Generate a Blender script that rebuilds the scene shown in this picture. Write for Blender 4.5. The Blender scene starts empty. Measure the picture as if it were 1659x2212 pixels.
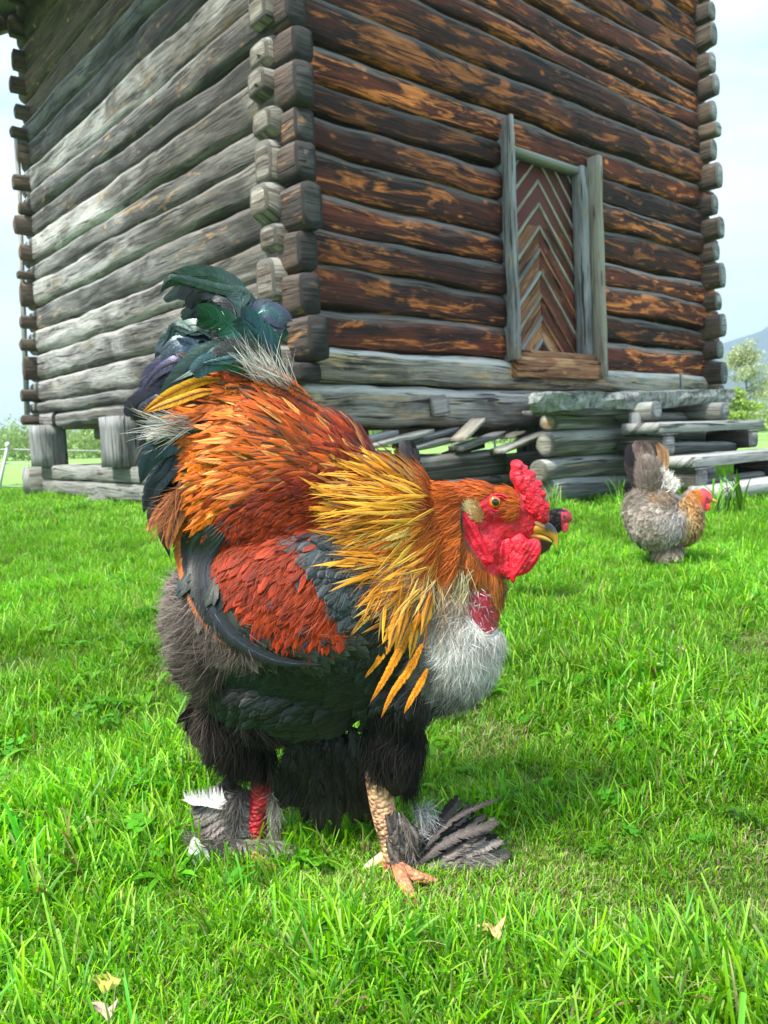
import bpy, math, random
import numpy as np
from mathutils import Vector, Matrix, noise
from mathutils.bvhtree import BVHTree
random.seed(7); rng = np.random.default_rng(7)
S = bpy.context.scene
COL = S.collection
PI = math.pi

# ---------------------------------------------------------------- camera
FPX = 1650.0; CX, CY = 829.5, 1106.0           # photograph measured at 1659 x 2212
cam_d = bpy.data.cameras.new('camera'); cam = bpy.data.objects.new('camera', cam_d); COL.objects.link(cam)
cam_d.sensor_fit = 'HORIZONTAL'; cam_d.sensor_width = 36; cam_d.lens = 36*FPX/1659
CAMZ = 0.5
MC = (Matrix.Rotation(math.radians(90-5.47), 3, 'X') @ Matrix.Rotation(math.radians(-2.1), 3, 'Z'))
cam.matrix_world = Matrix.Translation((0, 0, CAMZ)) @ MC.to_4x4()
cam_d.clip_start = 0.02; cam_d.clip_end = 9000
cam_d.dof.use_dof = True; cam_d.dof.focus_distance = 0.83; cam_d.dof.aperture_fstop = 18.0
S.camera = cam

# ---------------------------------------------------------------- sky and sun (bright overcast)
SUN_EL, SUN_AZ = math.radians(56), math.radians(232)     # azimuth measured from +Y clockwise
w = bpy.data.worlds.new('World'); S.world = w; w.use_nodes = True
nt = w.node_tree; nt.nodes.clear(); N_ = nt.nodes.new; LK = nt.links.new
wout = N_('ShaderNodeOutputWorld'); bg = N_('ShaderNodeBackground'); LK(bg.outputs[0], wout.inputs[0])
sky = N_('ShaderNodeTexSky'); sky.sky_type = 'NISHITA'; sky.sun_disc = False
sky.sun_elevation = SUN_EL; sky.sun_rotation = SUN_AZ
geo = N_('ShaderNodeTexCoord')
mp = N_('ShaderNodeMapping'); mp.inputs['Scale'].default_value = (1.3, 1.3, 5.0); LK(geo.outputs['Generated'], mp.inputs[0])
nz = N_('ShaderNodeTexNoise'); nz.inputs['Scale'].default_value = 1.7; nz.inputs['Detail'].default_value = 8; nz.inputs['Roughness'].default_value = .55
nz.inputs['Distortion'].default_value = .6
LK(mp.outputs[0], nz.inputs['Vector'])
cr = N_('ShaderNodeValToRGB'); cr.color_ramp.elements[0].position = .38; cr.color_ramp.elements[1].position = .56
LK(nz.outputs['Fac'], cr.inputs[0])
nz2 = N_('ShaderNodeTexNoise'); nz2.inputs['Scale'].default_value = 3.1; nz2.inputs['Detail'].default_value = 6; LK(mp.outputs[0], nz2.inputs['Vector'])
cl = N_('ShaderNodeMixRGB'); cl.inputs[1].default_value = (2.5, 3.4, 4.2, 1); cl.inputs[2].default_value = (4.4, 4.55, 4.65, 1)
LK(nz2.outputs['Fac'], cl.inputs[0])
hz = N_('ShaderNodeMixRGB'); hz.inputs[0].default_value = .62; hz.inputs[2].default_value = (2.2, 3.6, 4.8, 1); LK(sky.outputs[0], hz.inputs[1])
mx = N_('ShaderNodeMixRGB'); LK(cr.outputs[0], mx.inputs[0]); LK(hz.outputs[0], mx.inputs[1]); LK(cl.outputs[0], mx.inputs[2])
LK(mx.outputs[0], bg.inputs[0]); bg.inputs[1].default_value = 0.105
sun_d = bpy.data.lights.new('sun', 'SUN'); sun = bpy.data.objects.new('sun', sun_d); COL.objects.link(sun)
sun_d.energy = 3.0; sun_d.angle = math.radians(13); sun_d.color = (1, .95, .87)
sd = Vector((math.sin(SUN_AZ)*math.cos(SUN_EL), math.cos(SUN_AZ)*math.cos(SUN_EL), math.sin(SUN_EL)))
sun.rotation_euler = sd.to_track_quat('Z', 'Y').to_euler()
S.view_settings.view_transform = 'Standard'; S.view_settings.look = 'None'
S.view_settings.exposure = 1.72; S.view_settings.gamma = 1; S.view_settings.use_curve_mapping = False

# ---------------------------------------------------------------- helpers
def lin(r, g, b):
    f = lambda c: (c/255/12.92) if c/255 <= .04045 else ((c/255+.055)/1.055)**2.4
    return np.array([f(r), f(g), f(b)])
MCn = np.array(MC)
def rays(u, v):
    u = np.asarray(u, float); v = np.asarray(v, float)
    d = np.stack([(u-CX)/FPX, (CY-v)/FPX, -np.ones_like(u)], -1)
    return d @ MCn.T
def at_y(u, v, Y):
    d = rays(u, v); t = Y/d[..., 1]
    return d*t[..., None] + np.array([0, 0, CAMZ])
def at_z(u, v, z=0.0):
    d = rays(u, v); t = (z-CAMZ)/d[..., 2]
    return d*t[..., None] + np.array([0, 0, CAMZ])
def proj(P):
    q = (np.asarray(P)-np.array([0, 0, CAMZ])) @ MCn
    return q[..., 0]/-q[..., 2]*FPX+CX, CY-q[..., 1]/-q[..., 2]*FPX
def unit(a):
    return a/np.maximum(np.linalg.norm(a, axis=-1, keepdims=True), 1e-9)
def tag(o, label=None, cat=None, group=None, kind=None):
    if label: o['label'] = label
    if cat: o['category'] = cat
    if group: o['group'] = group
    if kind: o['kind'] = kind
    return o
def empty(name, loc=(0, 0, 0), label=None, cat=None, group=None):
    o = bpy.data.objects.new(name, None); COL.objects.link(o); o.location = loc
    o.empty_display_size = .1
    return tag(o, label, cat, group)
def mesh_data(name, V, F, uv=None, col=None, mats=(), mi=None, smooth=True):
    V = np.asarray(V, np.float32).reshape(-1, 3)
    me = bpy.data.meshes.new(name)
    if isinstance(F, np.ndarray):
        k = F.shape[1]; nf = len(F)
        me.vertices.add(len(V)); me.vertices.foreach_set('co', V.ravel())
        me.loops.add(nf*k); me.loops.foreach_set('vertex_index', F.astype(np.int32).ravel())
        me.polygons.add(nf); me.polygons.foreach_set('loop_start', (np.arange(nf)*k).astype(np.int32))
        me.polygons.foreach_set('loop_total', np.full(nf, k, np.int32))
        me.update(calc_edges=True); me.validate()
    else:
        me.from_pydata(V.tolist(), [], F); me.update()
    if uv is not None:
        a = me.attributes.new('uvp', 'FLOAT_VECTOR', 'POINT'); a.data.foreach_set('vector', np.asarray(uv, np.float32).ravel())
    if col is not None:
        c = np.ones((len(V), 4), np.float32); c[:, :3] = np.asarray(col).reshape(-1, 3)
        a = me.color_attributes.new('Col', 'FLOAT_COLOR', 'POINT'); a.data.foreach_set('color', c.ravel())
    for m in (mats if isinstance(mats, (list, tuple)) else [mats]): me.materials.append(m)
    if mi is not None: me.polygons.foreach_set('material_index', np.asarray(mi, np.int32))
    if smooth: me.polygons.foreach_set('use_smooth', np.ones(len(me.polygons), bool))
    return me
def link(name, me, parent=None, **kw):
    o = bpy.data.objects.new(name, me); COL.objects.link(o)
    if parent is not None:
        o.parent = parent; o.matrix_parent_inverse = Matrix.Translation(parent.location).inverted() if parent.parent is None else Matrix()
    return tag(o, **kw)
def mk(name, V, F, parent=None, uv=None, col=None, mats=(), mi=None, smooth=True, **kw):
    return link(name, mesh_data(name, V, F, uv, col, mats, mi, smooth), parent, **kw)
class Bag:                                   # several arrays of the same face size joined into one mesh
    def __init__(s): s.V=[]; s.F=[]; s.U=[]; s.C=[]; s.n=0
    def add(s, V, F, U=None, C=None):
        V = np.asarray(V, float).reshape(-1, 3); n = len(V)
        s.V.append(V); s.F.append(np.asarray(F)+s.n); s.n += n
        s.U.append(np.zeros((n, 3)) if U is None else np.asarray(U, float).reshape(-1, 3))
        s.C.append(np.ones((n, 3))*.5 if C is None else (np.asarray(C, float).reshape(-1, 3) if np.size(C) > 3 else np.tile(np.asarray(C, float), (n, 1))))
    def build(s, name, mat, parent=None, smooth=True, **kw):
        return mk(name, np.concatenate(s.V), np.concatenate(s.F), parent, np.concatenate(s.U), np.concatenate(s.C), mat, None, smooth, **kw)
def grid_faces(n, R, A):                     # n grids of R x A vertices
    i = np.arange(R-1)[:, None]*A + np.arange(A-1)[None, :]
    q = np.stack([i, i+1, i+A+1, i+A], -1).reshape(-1, 4)
    return (q[None]+(np.arange(n)*R*A)[:, None, None]).reshape(-1, 4)
def in_poly(x, y, poly):
    x = np.asarray(x, float); y = np.asarray(y, float); ins = np.zeros(x.shape, bool)
    n = len(poly); j = n-1
    for i in range(n):
        xi, yi = poly[i]; xj, yj = poly[j]
        c = ((yi > y) != (yj > y)) & (x < (xj-xi)*(y-yi)/((yj-yi) or 1e-9)+xi)
        ins ^= c; j = i
    return ins
def pts_in(poly, n):
    p = np.array(poly); lo = p.min(0); hi = p.max(0); out = []
    while sum(len(o) for o in out) < n:
        q = lo+(hi-lo)*rng.random((n*2, 2)); out.append(q[in_poly(q[:, 0], q[:, 1], poly)])
    return np.concatenate(out)[:n]
def catmull(pts, n):
    P = np.array(pts, float); P = np.vstack([2*P[0]-P[1], P, 2*P[-1]-P[-2]]); m = len(P)-3
    t = np.linspace(0, m-1e-6, n); i = t.astype(int); f = (t-i)[:, None]
    a, b, c, d = P[i], P[i+1], P[i+2], P[i+3]
    return .5*(2*b+(c-a)*f+(2*a-5*b+4*c-d)*f**2+(3*b-a-3*c+d)*f**3)
def tube(path, rad, k=10, col=None, squash=1.0):
    P = np.array(path, float); R = np.broadcast_to(np.array(rad, float), (len(P),))
    T = unit(np.gradient(P, axis=0)); ref = np.array([0, 1.0, 0])
    if abs(T[:, 1]).mean() > .8: ref = np.array([0, 0, 1.0])
    A = unit(np.cross(T, ref)); B = np.cross(T, A); th = np.arange(k)/k*2*PI
    V = P[:, None]+R[:, None, None]*(np.cos(th)[None, :, None]*A[:, None]+squash*np.sin(th)[None, :, None]*B[:, None])
    V = V.reshape(-1, 3); n = len(P)
    i = np.arange(n-1)[:, None]*k; j = np.arange(k)[None]; jn = (j+1) % k
    F = np.stack([i+j, i+jn, i+k+jn, i+k+j], -1).reshape(-1, 4)
    V = np.vstack([V, P[0]-T[0]*R[0]*.4, P[-1]+T[-1]*R[-1]*.4]); a, b = n*k, n*k+1
    jj = np.arange(0, k, 2)
    cap0 = np.stack([np.full(len(jj), a), (jj+2) % k, (jj+1) % k, jj], -1)
    cap1 = np.stack([np.full(len(jj), b), jj+(n-1)*k, (jj+1) % k+(n-1)*k, (jj+2) % k+(n-1)*k], -1)
    F = np.vstack([F, cap0, cap1])
    U = np.zeros((len(V), 3)); U[:n*k, 0] = np.repeat(np.arange(n)/max(n-1, 1), k); U[:n*k, 1] = np.tile(th, n)
    C = None if col is None else (np.tile(col, (len(V), 1)) if np.ndim(col) == 1 else np.vstack([np.repeat(col, k, 0), col[:1], col[-1:]]))
    return V, F, U, C
def box_arr(o, ex, ey, ez, bev=.08):         # box from corner o and edge vectors, sub-divided and slightly irregular
    c = np.array([[0,0,0],[1,0,0],[1,1,0],[0,1,0],[0,0,1],[1,0,1],[1,1,1],[0,1,1]], float)
    V = np.array(o)+c[:, :1]*ex+c[:, 1:2]*ey+c[:, 2:]*ez
    F = np.array([[0,3,2,1],[4,5,6,7],[0,1,5,4],[1,2,6,5],[2,3,7,6],[3,0,4,7]])
    return V, F

# ---------------------------------------------------------------- node helpers
def mat(name):
    m = bpy.data.materials.new(name); m.use_nodes = True; t = m.node_tree; t.nodes.clear()
    o = t.nodes.new('ShaderNodeOutputMaterial'); b = t.nodes.new('ShaderNodeBsdfPrincipled'); t.links.new(b.outputs[0], o.inputs[0])
    return m, t, b, o
class NT:
    def __init__(s, t): s.t = t
    def n(s, typ, **kw):
        x = s.t.nodes.new(typ)
        for k, v in kw.items():
            if k.startswith('i_'): x.inputs[k[2:]].default_value = v
            elif k.startswith('n_'): x.inputs[int(k[2:])].default_value = v
            else: setattr(x, k, v)
        return x
    def l(s, a, b): s.t.links.new(a, b)
    def attr(s, nm): return s.n('ShaderNodeAttribute', attribute_name=nm)
    def mapping(s, src, sc, loc=(0,0,0)):
        m = s.n('ShaderNodeMapping'); m.inputs['Scale'].default_value = sc; m.inputs['Location'].default_value = loc; s.l(src, m.inputs[0]); return m.outputs[0]
    def noise(s, vec, scale, detail=4, rough=.55, dist=0.0):
        x = s.n('ShaderNodeTexNoise'); x.inputs['Scale'].default_value = scale; x.inputs['Detail'].default_value = detail
        x.inputs['Roughness'].default_value = rough; x.inputs['Distortion'].default_value = dist
        if vec is not None: s.l(vec, x.inputs['Vector'])
        return x.outputs['Fac']
    def ramp(s, f, stops):
        x = s.n('ShaderNodeValToRGB'); e = x.color_ramp.elements
        while len(e) < len(stops): e.new(.5)
        for k, (p, c) in enumerate(stops):
            e[k].position = p; e[k].color = (c, c, c, 1) if np.isscalar(c) else (*c, 1)
        s.l(f, x.inputs[0]); return x.outputs[0]
    def mix(s, f, a, b, typ='MIX'):
        x = s.n('ShaderNodeMixRGB', blend_type=typ)
        for i, q in enumerate((f, a, b)):
            if hasattr(q, 'links') or hasattr(q, 'is_linked'): s.l(q, x.inputs[i])
            elif np.isscalar(q): x.inputs[i].default_value = q if i == 0 else (q, q, q, 1)
            else: x.inputs[i].default_value = (*q, 1)
        return x.outputs[0]
    def math(s, op, a, b=0.0):
        x = s.n('ShaderNodeMath', operation=op)
        for i, q in enumerate((a, b)):
            if hasattr(q, 'is_linked'): s.l(q, x.inputs[i])
            else: x.inputs[i].default_value = q
        return x.outputs[0]
    def bump(s, h, bsdf, strength=.5, dist=.01):
        x = s.n('ShaderNodeBump'); x.inputs['Strength'].default_value = strength; x.inputs['Distance'].default_value = dist
        s.l(h, x.inputs['Height']); s.l(x.outputs[0], bsdf.inputs['Normal'])

def wood(name, dark, mid, light, top, patch=(.5, .3, .1), patch_lo=.56, patch_hi=.66, top_amt=.8, tone=.5, moss=0.0, stain=None):
    """weathered timber: grain streaks, drying cracks, paler worn patches, greyed upper side"""
    m, t, b, o = mat(name); g = NT(t)
    uv = g.attr('uvp').outputs['Vector']; oi = g.n('ShaderNodeObjectInfo')
    off = g.n('ShaderNodeVectorMath', operation='MULTIPLY_ADD'); rn = g.n('ShaderNodeCombineXYZ')
    g.l(oi.outputs['Random'], rn.inputs[0]); g.l(oi.outputs['Random'], rn.inputs[2])
    g.l(rn.outputs[0], off.inputs[0]); off.inputs[1].default_value = (37, 0, 91); g.l(uv, off.inputs[2]); vec = off.outputs[0]
    grain = g.noise(g.mapping(vec, (2.2, 46, 9)), 1.0, 6, .65, .6)
    fine = g.noise(g.mapping(vec, (6, 150, 15)), 1.0, 4, .6, .3)
    broad = g.noise(g.mapping(vec, (1.1, 5, 3)), 1.0, 4, .6, .8)
    crack = g.noise(g.mapping(vec, (1.4, 34, 5)), 1.0, 3, .5, 1.2)
    base = g.mix(g.ramp(grain, [(.40, 0.0), (.60, 1.0)]), dark, mid)
    base = g.mix(g.math('MULTIPLY', g.ramp(broad, [(.42, 0.0), (.68, 1.0)]), g.ramp(fine, [(.3, .35), (.6, 1.0)])), base, light)
    pn = g.noise(g.mapping(vec, (2.6, 15, 6)), 1.0, 6, .68, .7)
    pn = g.math('ADD', pn, g.math('MULTIPLY', g.math('SUBTRACT', g.noise(g.mapping(vec, (.9, 1.2, 2), (5, 3, 1)), 1.0, 2, .5), .5), .35))
    pm = g.math('MULTIPLY', g.ramp(pn, [(patch_lo, 0.0), (patch_hi, 1.0)]), g.ramp(grain, [(.35, .25), (.6, 1.0)]))
    base = g.mix(pm, base, patch)
    vor = g.n('ShaderNodeTexVoronoi'); vor.inputs['Scale'].default_value = 1.0; g.l(g.mapping(vec, (3.3, 6, 5)), vor.inputs['Vector'])
    kn = g.ramp(vor.outputs['Distance'], [(.05, 1.0), (.13, 0.0)])
    base = g.mix(g.math('MULTIPLY', kn, .8), base, patch)
    sep = g.n('ShaderNodeSeparateXYZ'); g.l(vec, sep.inputs[0])
    nrm = g.n('ShaderNodeNewGeometry'); sn = g.n('ShaderNodeSeparateXYZ'); g.l(nrm.outputs['Normal'], sn.inputs[0])
    tp = g.ramp(g.math('ADD', sn.outputs[2], g.math('MULTIPLY', g.math('SUBTRACT', grain, .5), .9)), [(.12, 0.0), (.5, 1.0)])
    base = g.mix(g.math('MULTIPLY', tp, top_amt), base, top)
    ck = g.ramp(crack, [(.345, 1.0), (.385, 0.0)])
    base = g.mix(g.math('MULTIPLY', ck, .85), base, (.006, .005, .004))
    tn = g.n('ShaderNodeMapRange'); g.l(oi.outputs['Random'], tn.inputs[0]); tn.inputs[3].default_value = 1-tone*.5; tn.inputs[4].default_value = 1+tone*.5
    cb = g.n('ShaderNodeCombineXYZ')
    for k in range(3): g.l(tn.outputs[0], cb.inputs[k])
    base = g.mix(1.0, base, cb.outputs[0], 'MULTIPLY')
    if moss:
        ms = g.noise(g.mapping(vec, (3, 9, 4)), 1.0, 5, .6, .4)
        base = g.mix(g.math('MULTIPLY', g.ramp(ms, [(.42, 0.0), (.6, 1.0)]), moss), base, lin(96, 118, 58)*.6)
    if stain:                                # sheltered end of the wall keeps its dark tar colour, the far end is bleached
        su = g.n('ShaderNodeSeparateXYZ'); g.l(uv, su.inputs[0]); sx = g.math('ADD', g.math('DIVIDE', su.outputs[0], 5.2), g.math('MULTIPLY', g.math('SUBTRACT', broad, .5), .9))
        base = g.mix(g.ramp(sx, [(.12, 1.0), (.62, 0.0)]), base, g.mix(1.0, base, stain, 'MULTIPLY'))
    g.l(base, b.inputs['Base Color']); b.inputs['Roughness'].default_value = .78
    h = g.math('ADD', g.math('MULTIPLY', grain, 1.0), g.math('ADD', g.math('MULTIPLY', fine, .35), g.math('MULTIPLY', ck, -1.3)))
    g.bump(h, b, 1.0, .022)
    return m
M = {}
M['wood_right'] = wood('reddish_log', (.006,.0035,.003), (.070,.013,.007), (.20,.040,.017), (.25,.24,.235), (.86,.25,.055), .53, .62, .85, 1.2)
M['wood_left'] = wood('silver_log', (.022,.020,.017), (.15,.145,.132), (.46,.455,.44), (.54,.53,.51), (.28,.21,.12), .57, .68, .5, .7, stain=(.42, .38, .34))
M['wood_left_dark'] = wood('dark_log', (.018,.017,.016), (.075,.07,.065), (.24,.24,.23), (.36,.36,.36), (.46,.29,.14), .60, .68, .6, .7, stain=(.55, .5, .45))
M['wood_char'] = wood('dark_notched_end', (.006,.005,.005), (.05,.034,.027), (.13,.085,.06), (.15,.13,.12), (.40,.19,.07), .58, .68, .5, .6)
M['wood_tread'] = wood('pale_tread_board', (.20,.20,.19), (.42,.42,.40), (.58,.58,.57), (.66,.66,.65), (.45,.40,.3), .62, .72, .4, .2)
M['wood_brown'] = wood('brown_log', (.025,.018,.013), (.09,.06,.04), (.18,.125,.085), (.20,.18,.15), (.50,.27,.13), .60, .68, .4, .5)
M['wood_sill'] = wood('sill_log', (.03,.026,.022), (.26,.215,.17), (.60,.56,.50), (.78,.76,.73), (.62,.42,.22), .50, .60, .9, .3)
M['wood_end'] = wood('log_end_grain', (.008,.007,.007), (.045,.036,.033), (.12,.11,.105), (.14,.13,.13), (.30,.15,.06), .62, .70, .3, .6)
M['wood_pale'] = wood('pale_log_end', (.03,.022,.016), (.22,.18,.135), (.44,.41,.35), (.50,.49,.46), (.46,.27,.11), .62, .72, .5, .5)
M['wood_grey'] = wood('grey_board', (.09,.093,.093), (.27,.28,.275), (.50,.51,.50), (.52,.53,.53), (.40,.33,.23), .62, .72, .4, .35)
M['wood_beam'] = wood('foundation_beam', (.13,.13,.11), (.27,.275,.24), (.37,.375,.34), (.42,.42,.40), (.30,.27,.19), .6, .7, .3, .3)
M['wood_bark'] = wood('crib_log', (.06,.052,.04), (.29,.275,.23), (.50,.51,.47), (.55,.56,.54), (.42,.25,.11), .56, .64, .6, .4, moss=.3)
M['wood_red'] = wood('red_board', (.10,.016,.010), (.27,.05,.032), (.38,.11,.07), (.22,.10,.07), (.50,.22,.13), .56, .7, .1, .5)
M['wood_orange'] = wood('ochre_board', (.12,.04,.018), (.32,.12,.05), (.50,.24,.12), (.42,.3,.2), (.62,.34,.16), .5, .65, .1, .6)
M['wood_maroon'] = wood('dark_red_board', (.04,.010,.007), (.13,.030,.018), (.22,.06,.036), (.14,.09,.08), (.46,.18,.08), .55, .7, .1, .6)
M['wood_cream'] = wood('pale_moulding', (.22,.18,.13), (.40,.36,.28), (.52,.50,.42), (.55,.53,.48), (.40,.26,.14), .6, .7, .2, .2)
M['wood_case'] = wood('casing_board', (.12,.11,.11), (.33,.33,.34), (.50,.51,.53), (.5,.5,.5), (.55,.36,.17), .58, .68, .3, .3)
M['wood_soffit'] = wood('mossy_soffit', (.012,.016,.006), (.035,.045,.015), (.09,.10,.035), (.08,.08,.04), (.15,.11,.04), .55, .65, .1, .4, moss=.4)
HAZE = True
# ---------------------------------------------------------------- ground, field, hills
def plain(name, colfn, rough=.9):
    m, t, b, o = mat(name); g = NT(t); colfn(g, b); b.inputs['Roughness'].default_value = rough; return m
def ground_cols(g, b):
    tc = g.n('ShaderNodeTexCoord').outputs['Object']
    a = g.noise(tc, 2.2, 6, .6); c = g.noise(tc, 38, 5, .7); d = g.noise(tc, .35, 3, .5)
    near = g.mix(g.ramp(c, [(.3, 0.0), (.7, 1.0)]), (.02, .05, .005), (.11, .30, .015))
    sep = g.n('ShaderNodeSeparateXYZ'); g.l(tc, sep.inputs[0])
    far = g.mix(g.ramp(a, [(.35, 0.0), (.65, 1.0)]), (.16, .34, .05), (.24, .40, .09))
    f = g.ramp(g.math('DIVIDE', sep.outputs[1], 40.0), [(.24, 0.0), (.32, 1.0)])
    col = g.mix(f, near, far)
    g.l(col, b.inputs['Base Color']); g.bump(c, b, .6, .01)
M['ground'] = plain('lawn_soil', ground_cols)
def gh(x, y):
    return .006*np.sin(x*5.1+y*3.3)+.005*np.sin(x*9.7-y*7.9+1.2)+.012*np.sin(x*1.3+.7)*np.sin(y*1.1)
xs = np.concatenate([-np.geomspace(1500, 4.5, 22), np.linspace(-4, 4, 81), np.geomspace(4.5, 1500, 22)])
ys = np.concatenate([-np.geomspace(60, 2, 10), np.linspace(-1.5, 10, 116), np.geomspace(10.5, 1600, 24)])
GX, GY = np.meshgrid(xs, ys); dd = np.sqrt(GX**2+GY**2)
GZ = gh(GX, GY)*np.clip(1-dd/12, 0, 1)-.006
mk('ground', np.stack([GX, GY, GZ], -1).reshape(-1, 3), grid_faces(1, len(ys), len(xs))[:, ::-1], mats=M['ground'], kind='structure')

def hill(name, u0, u1, Y, tops, colr, depth, kind='structure'):
    """terrain ridge standing at distance Y; tops = silhouette pixels"""
    n = 90; R = 26
    uu = np.linspace(u0, u1, n); vv = np.interp(uu, [p[0] for p in tops], [p[1] for p in tops])
    top = at_y(uu, vv, Y)
    V = np.zeros((R, n, 3))
    for r in range(R):
        f = r/(R-1); prof = math.sin(f*PI)**.8 if 0 < f < 1 else 0
        V[r, :, 0] = top[:, 0]*(1+(f-.5)*depth/Y); V[r, :, 1] = Y+(f-.5)*depth
        for i in range(n):
            k = 1+.16*noise.noise(Vector((V[r, i, 0]/60, V[r, i, 1]/60, 3)))+.07*noise.noise(Vector((V[r, i, 0]/14, V[r, i, 1]/14, 8)))
            V[r, i, 2] = -3+(top[i, 2]+3)*prof*(k if r != R//2 else 1+.04*noise.noise(Vector((V[r, i, 0]/12, 0, 3))))
    m = plain('wood_covered_slope', lambda g, b: g.l(g.mix(g.ramp(g.noise(g.n('ShaderNodeTexCoord').outputs['Object'], .09, 8, .75), [(.35, 0.0), (.65, 1.0)]), tuple(colr[0]), tuple(colr[1])), b.inputs['Base Color']))
    return mk(name, V.reshape(-1, 3), grid_faces(1, R, n)[:, ::-1], mats=m, kind=kind)
hill('hills', 1300, 4200, 900, [(1300,930),(1400,915),(1480,870),(1560,752),(1600,736),(1660,712),(1760,690),(1900,650),(2150,680),(2500,640),(3000,700),(3600,690),(4000,800),(4200,880)], [(.010,.045,.060),(.022,.075,.095)], 480)  # blue of hazy distance put into the slope colours, besides the air volume
hill('hills', -900, 420, 1250, [(-900,860),(-400,905),(-150,915),(0,931),(80,933),(150,934),(300,936),(420,940)], [(.010,.03,.03),(.02,.05,.04)], 300)
hill('hills', 300, 1500, 1350, [(300,930),(600,925),(900,915),(1200,900),(1500,860)], [(.010,.03,.03),(.02,.05,.04)], 300)

# ---------------------------------------------------------------- foliage
def leaf_mat(name, c1, c2, trans=.35):
    m, t, b, o = mat(name); g = NT(t)
    at = g.attr('Col'); base = g.mix(1.0, at.outputs['Color'], (1, 1, 1), 'MULTIPLY')
    n = g.noise(g.n('ShaderNodeTexCoord').outputs['Object'], 2.0, 3)
    col = g.mix(n, c1, c2); col = g.mix(1.0, col, base, 'MULTIPLY')
    g.l(col, b.inputs['Base Color']); b.inputs['Roughness'].default_value = .6
    tr = g.n('ShaderNodeBsdfTranslucent'); g.l(col, tr.inputs[0]); ms = g.n('ShaderNodeMixShader'); ms.inputs[0].default_value = trans
    g.l(b.outputs[0], ms.inputs[1]); g.l(tr.outputs[0], ms.inputs[2]); g.l(ms.outputs[0], o.inputs[0])
    return m
M['leaf_light'] = leaf_mat('spring_leaves', (.30,.46,.08), (.46,.60,.14))
M['leaf_bush'] = leaf_mat('bush_leaves', (.22,.36,.08), (.40,.54,.17))
M['bark'] = plain('bark', lambda g, b: g.l(g.mix(g.noise(g.n('ShaderNodeTexCoord').outputs['Object'], 9, 4), (.08,.07,.055), (.25,.23,.2)), b.inputs['Base Color']))
def leaf_cloud(centers, radii, n, size):
    w = np.array(radii).prod(1); w = w/w.sum(); k = rng.choice(len(centers), n, p=w)
    d = unit(rng.normal(size=(n, 3)))*(rng.random((n, 1))**.38)
    P = np.array(centers)[k]+d*np.array(radii)[k]*(1+.25*np.sin(d[:, :1]*9+k[:, None]))
    a = unit(rng.normal(size=(n, 3))); b = unit(np.cross(a, rng.normal(size=(n, 3)))); s = size*(.5+rng.random((n, 1)))
    V = np.stack([P-a*s, P-b*s*.5, P+a*s, P+b*s*.5], 1).reshape(-1, 3)
    F = np.arange(n*4).reshape(-1, 4); C = np.repeat((.55+.6*rng.random((n, 1)))*np.array([[1, 1, 1]]), 4, 0)
    return V, F, C
def tree(x, y, h, rad, matl, n, size, label, group, airy=.6):
    t = empty('birch_tree', (x, y, 0), label, 'tree', group)
    bt = Bag(); lean = rng.normal()*.04*h
    sp = [(x, y, -.1), (x+lean*.3, y, h*.35), (x+lean, y, h*.72), (x+lean*1.2, y, h*.96)]
    V, F, U, C = tube(catmull(sp, 14), np.linspace(h*.018, h*.003, 14), 8); bt.add(V, F, U)
    cs = []; rs = []
    for i in range(26):
        f = .25+.72*rng.random(); a = rng.random()*2*PI; r = rad*(1.15-f)*(.5+.6*rng.random())*1.25
        base = np.array([x+lean*f, y, h*f*.9]); tip = base+np.array([math.cos(a)*r, math.sin(a)*r, h*.10*(.4+rng.random())])
        V, F, U, C = tube(np.array([base, (base+tip)/2+[0, 0, h*.03], tip]), np.linspace(h*.006, h*.0015, 3), 6); bt.add(V, F, U)
        cs.append(tip); rs.append(np.array([rad*.34, rad*.34, h*.075])*(.6+.7*rng.random()))
        cs.append((base+tip)/2); rs.append(np.array([rad*.25, rad*.25, h*.05]))
    bt.build('trunk', M['bark'], t)
    V, F, C = leaf_cloud(cs, rs, n, size); mk('crown', V, F, t, col=C, mats=matl, smooth=False)
    return t
def ground_at(u, Y): return at_y(np.array([u]), np.array([900.]), Y)[0][0]
tree(ground_at(1612, 34), 34, 4.0, 1.3, leaf_mat('olive_spring_leaves', (.42,.47,.25), (.56,.60,.36)), 9000, .05, 'thin spring birch with pale grey green leaves beyond the hut corner, the taller one', 'birches beyond the hut')
tree(ground_at(1590, 26), 26, 1.75, .75, M['leaf_light'], 6000, .05, 'small bright yellow green bush-like birch right behind the corner of the hut', 'birches beyond the hut')
tree(ground_at(1690, 38), 38, 3.7, 1.5, leaf_mat('olive_spring_leaves', (.40,.48,.22), (.54,.60,.32)), 7000, .06, 'spring birch cut by the right picture edge', 'birches beyond the hut')
cs = []; rs = []
for i in range(330):
    x = -56+130*i/330+rng.normal()*.5; y = 42+4*rng.random()+abs(x)*.1
    if 13 < x < 40: y += 6
    h = 1.0+.9*rng.random()+(.5 if x < -14 else 0); cs.append((x, y, h*.5)); rs.append((1.1+.5*rng.random(), 1.3, h*.62))
V, F, C = leaf_cloud(cs, rs, 120000, .10); mk('hedge_thicket', V, F, col=C, mats=M['leaf_bush'], smooth=False,
   label='long thicket of light green bushes across the far side of the field', cat='bushes', kind='stuff')

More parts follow.
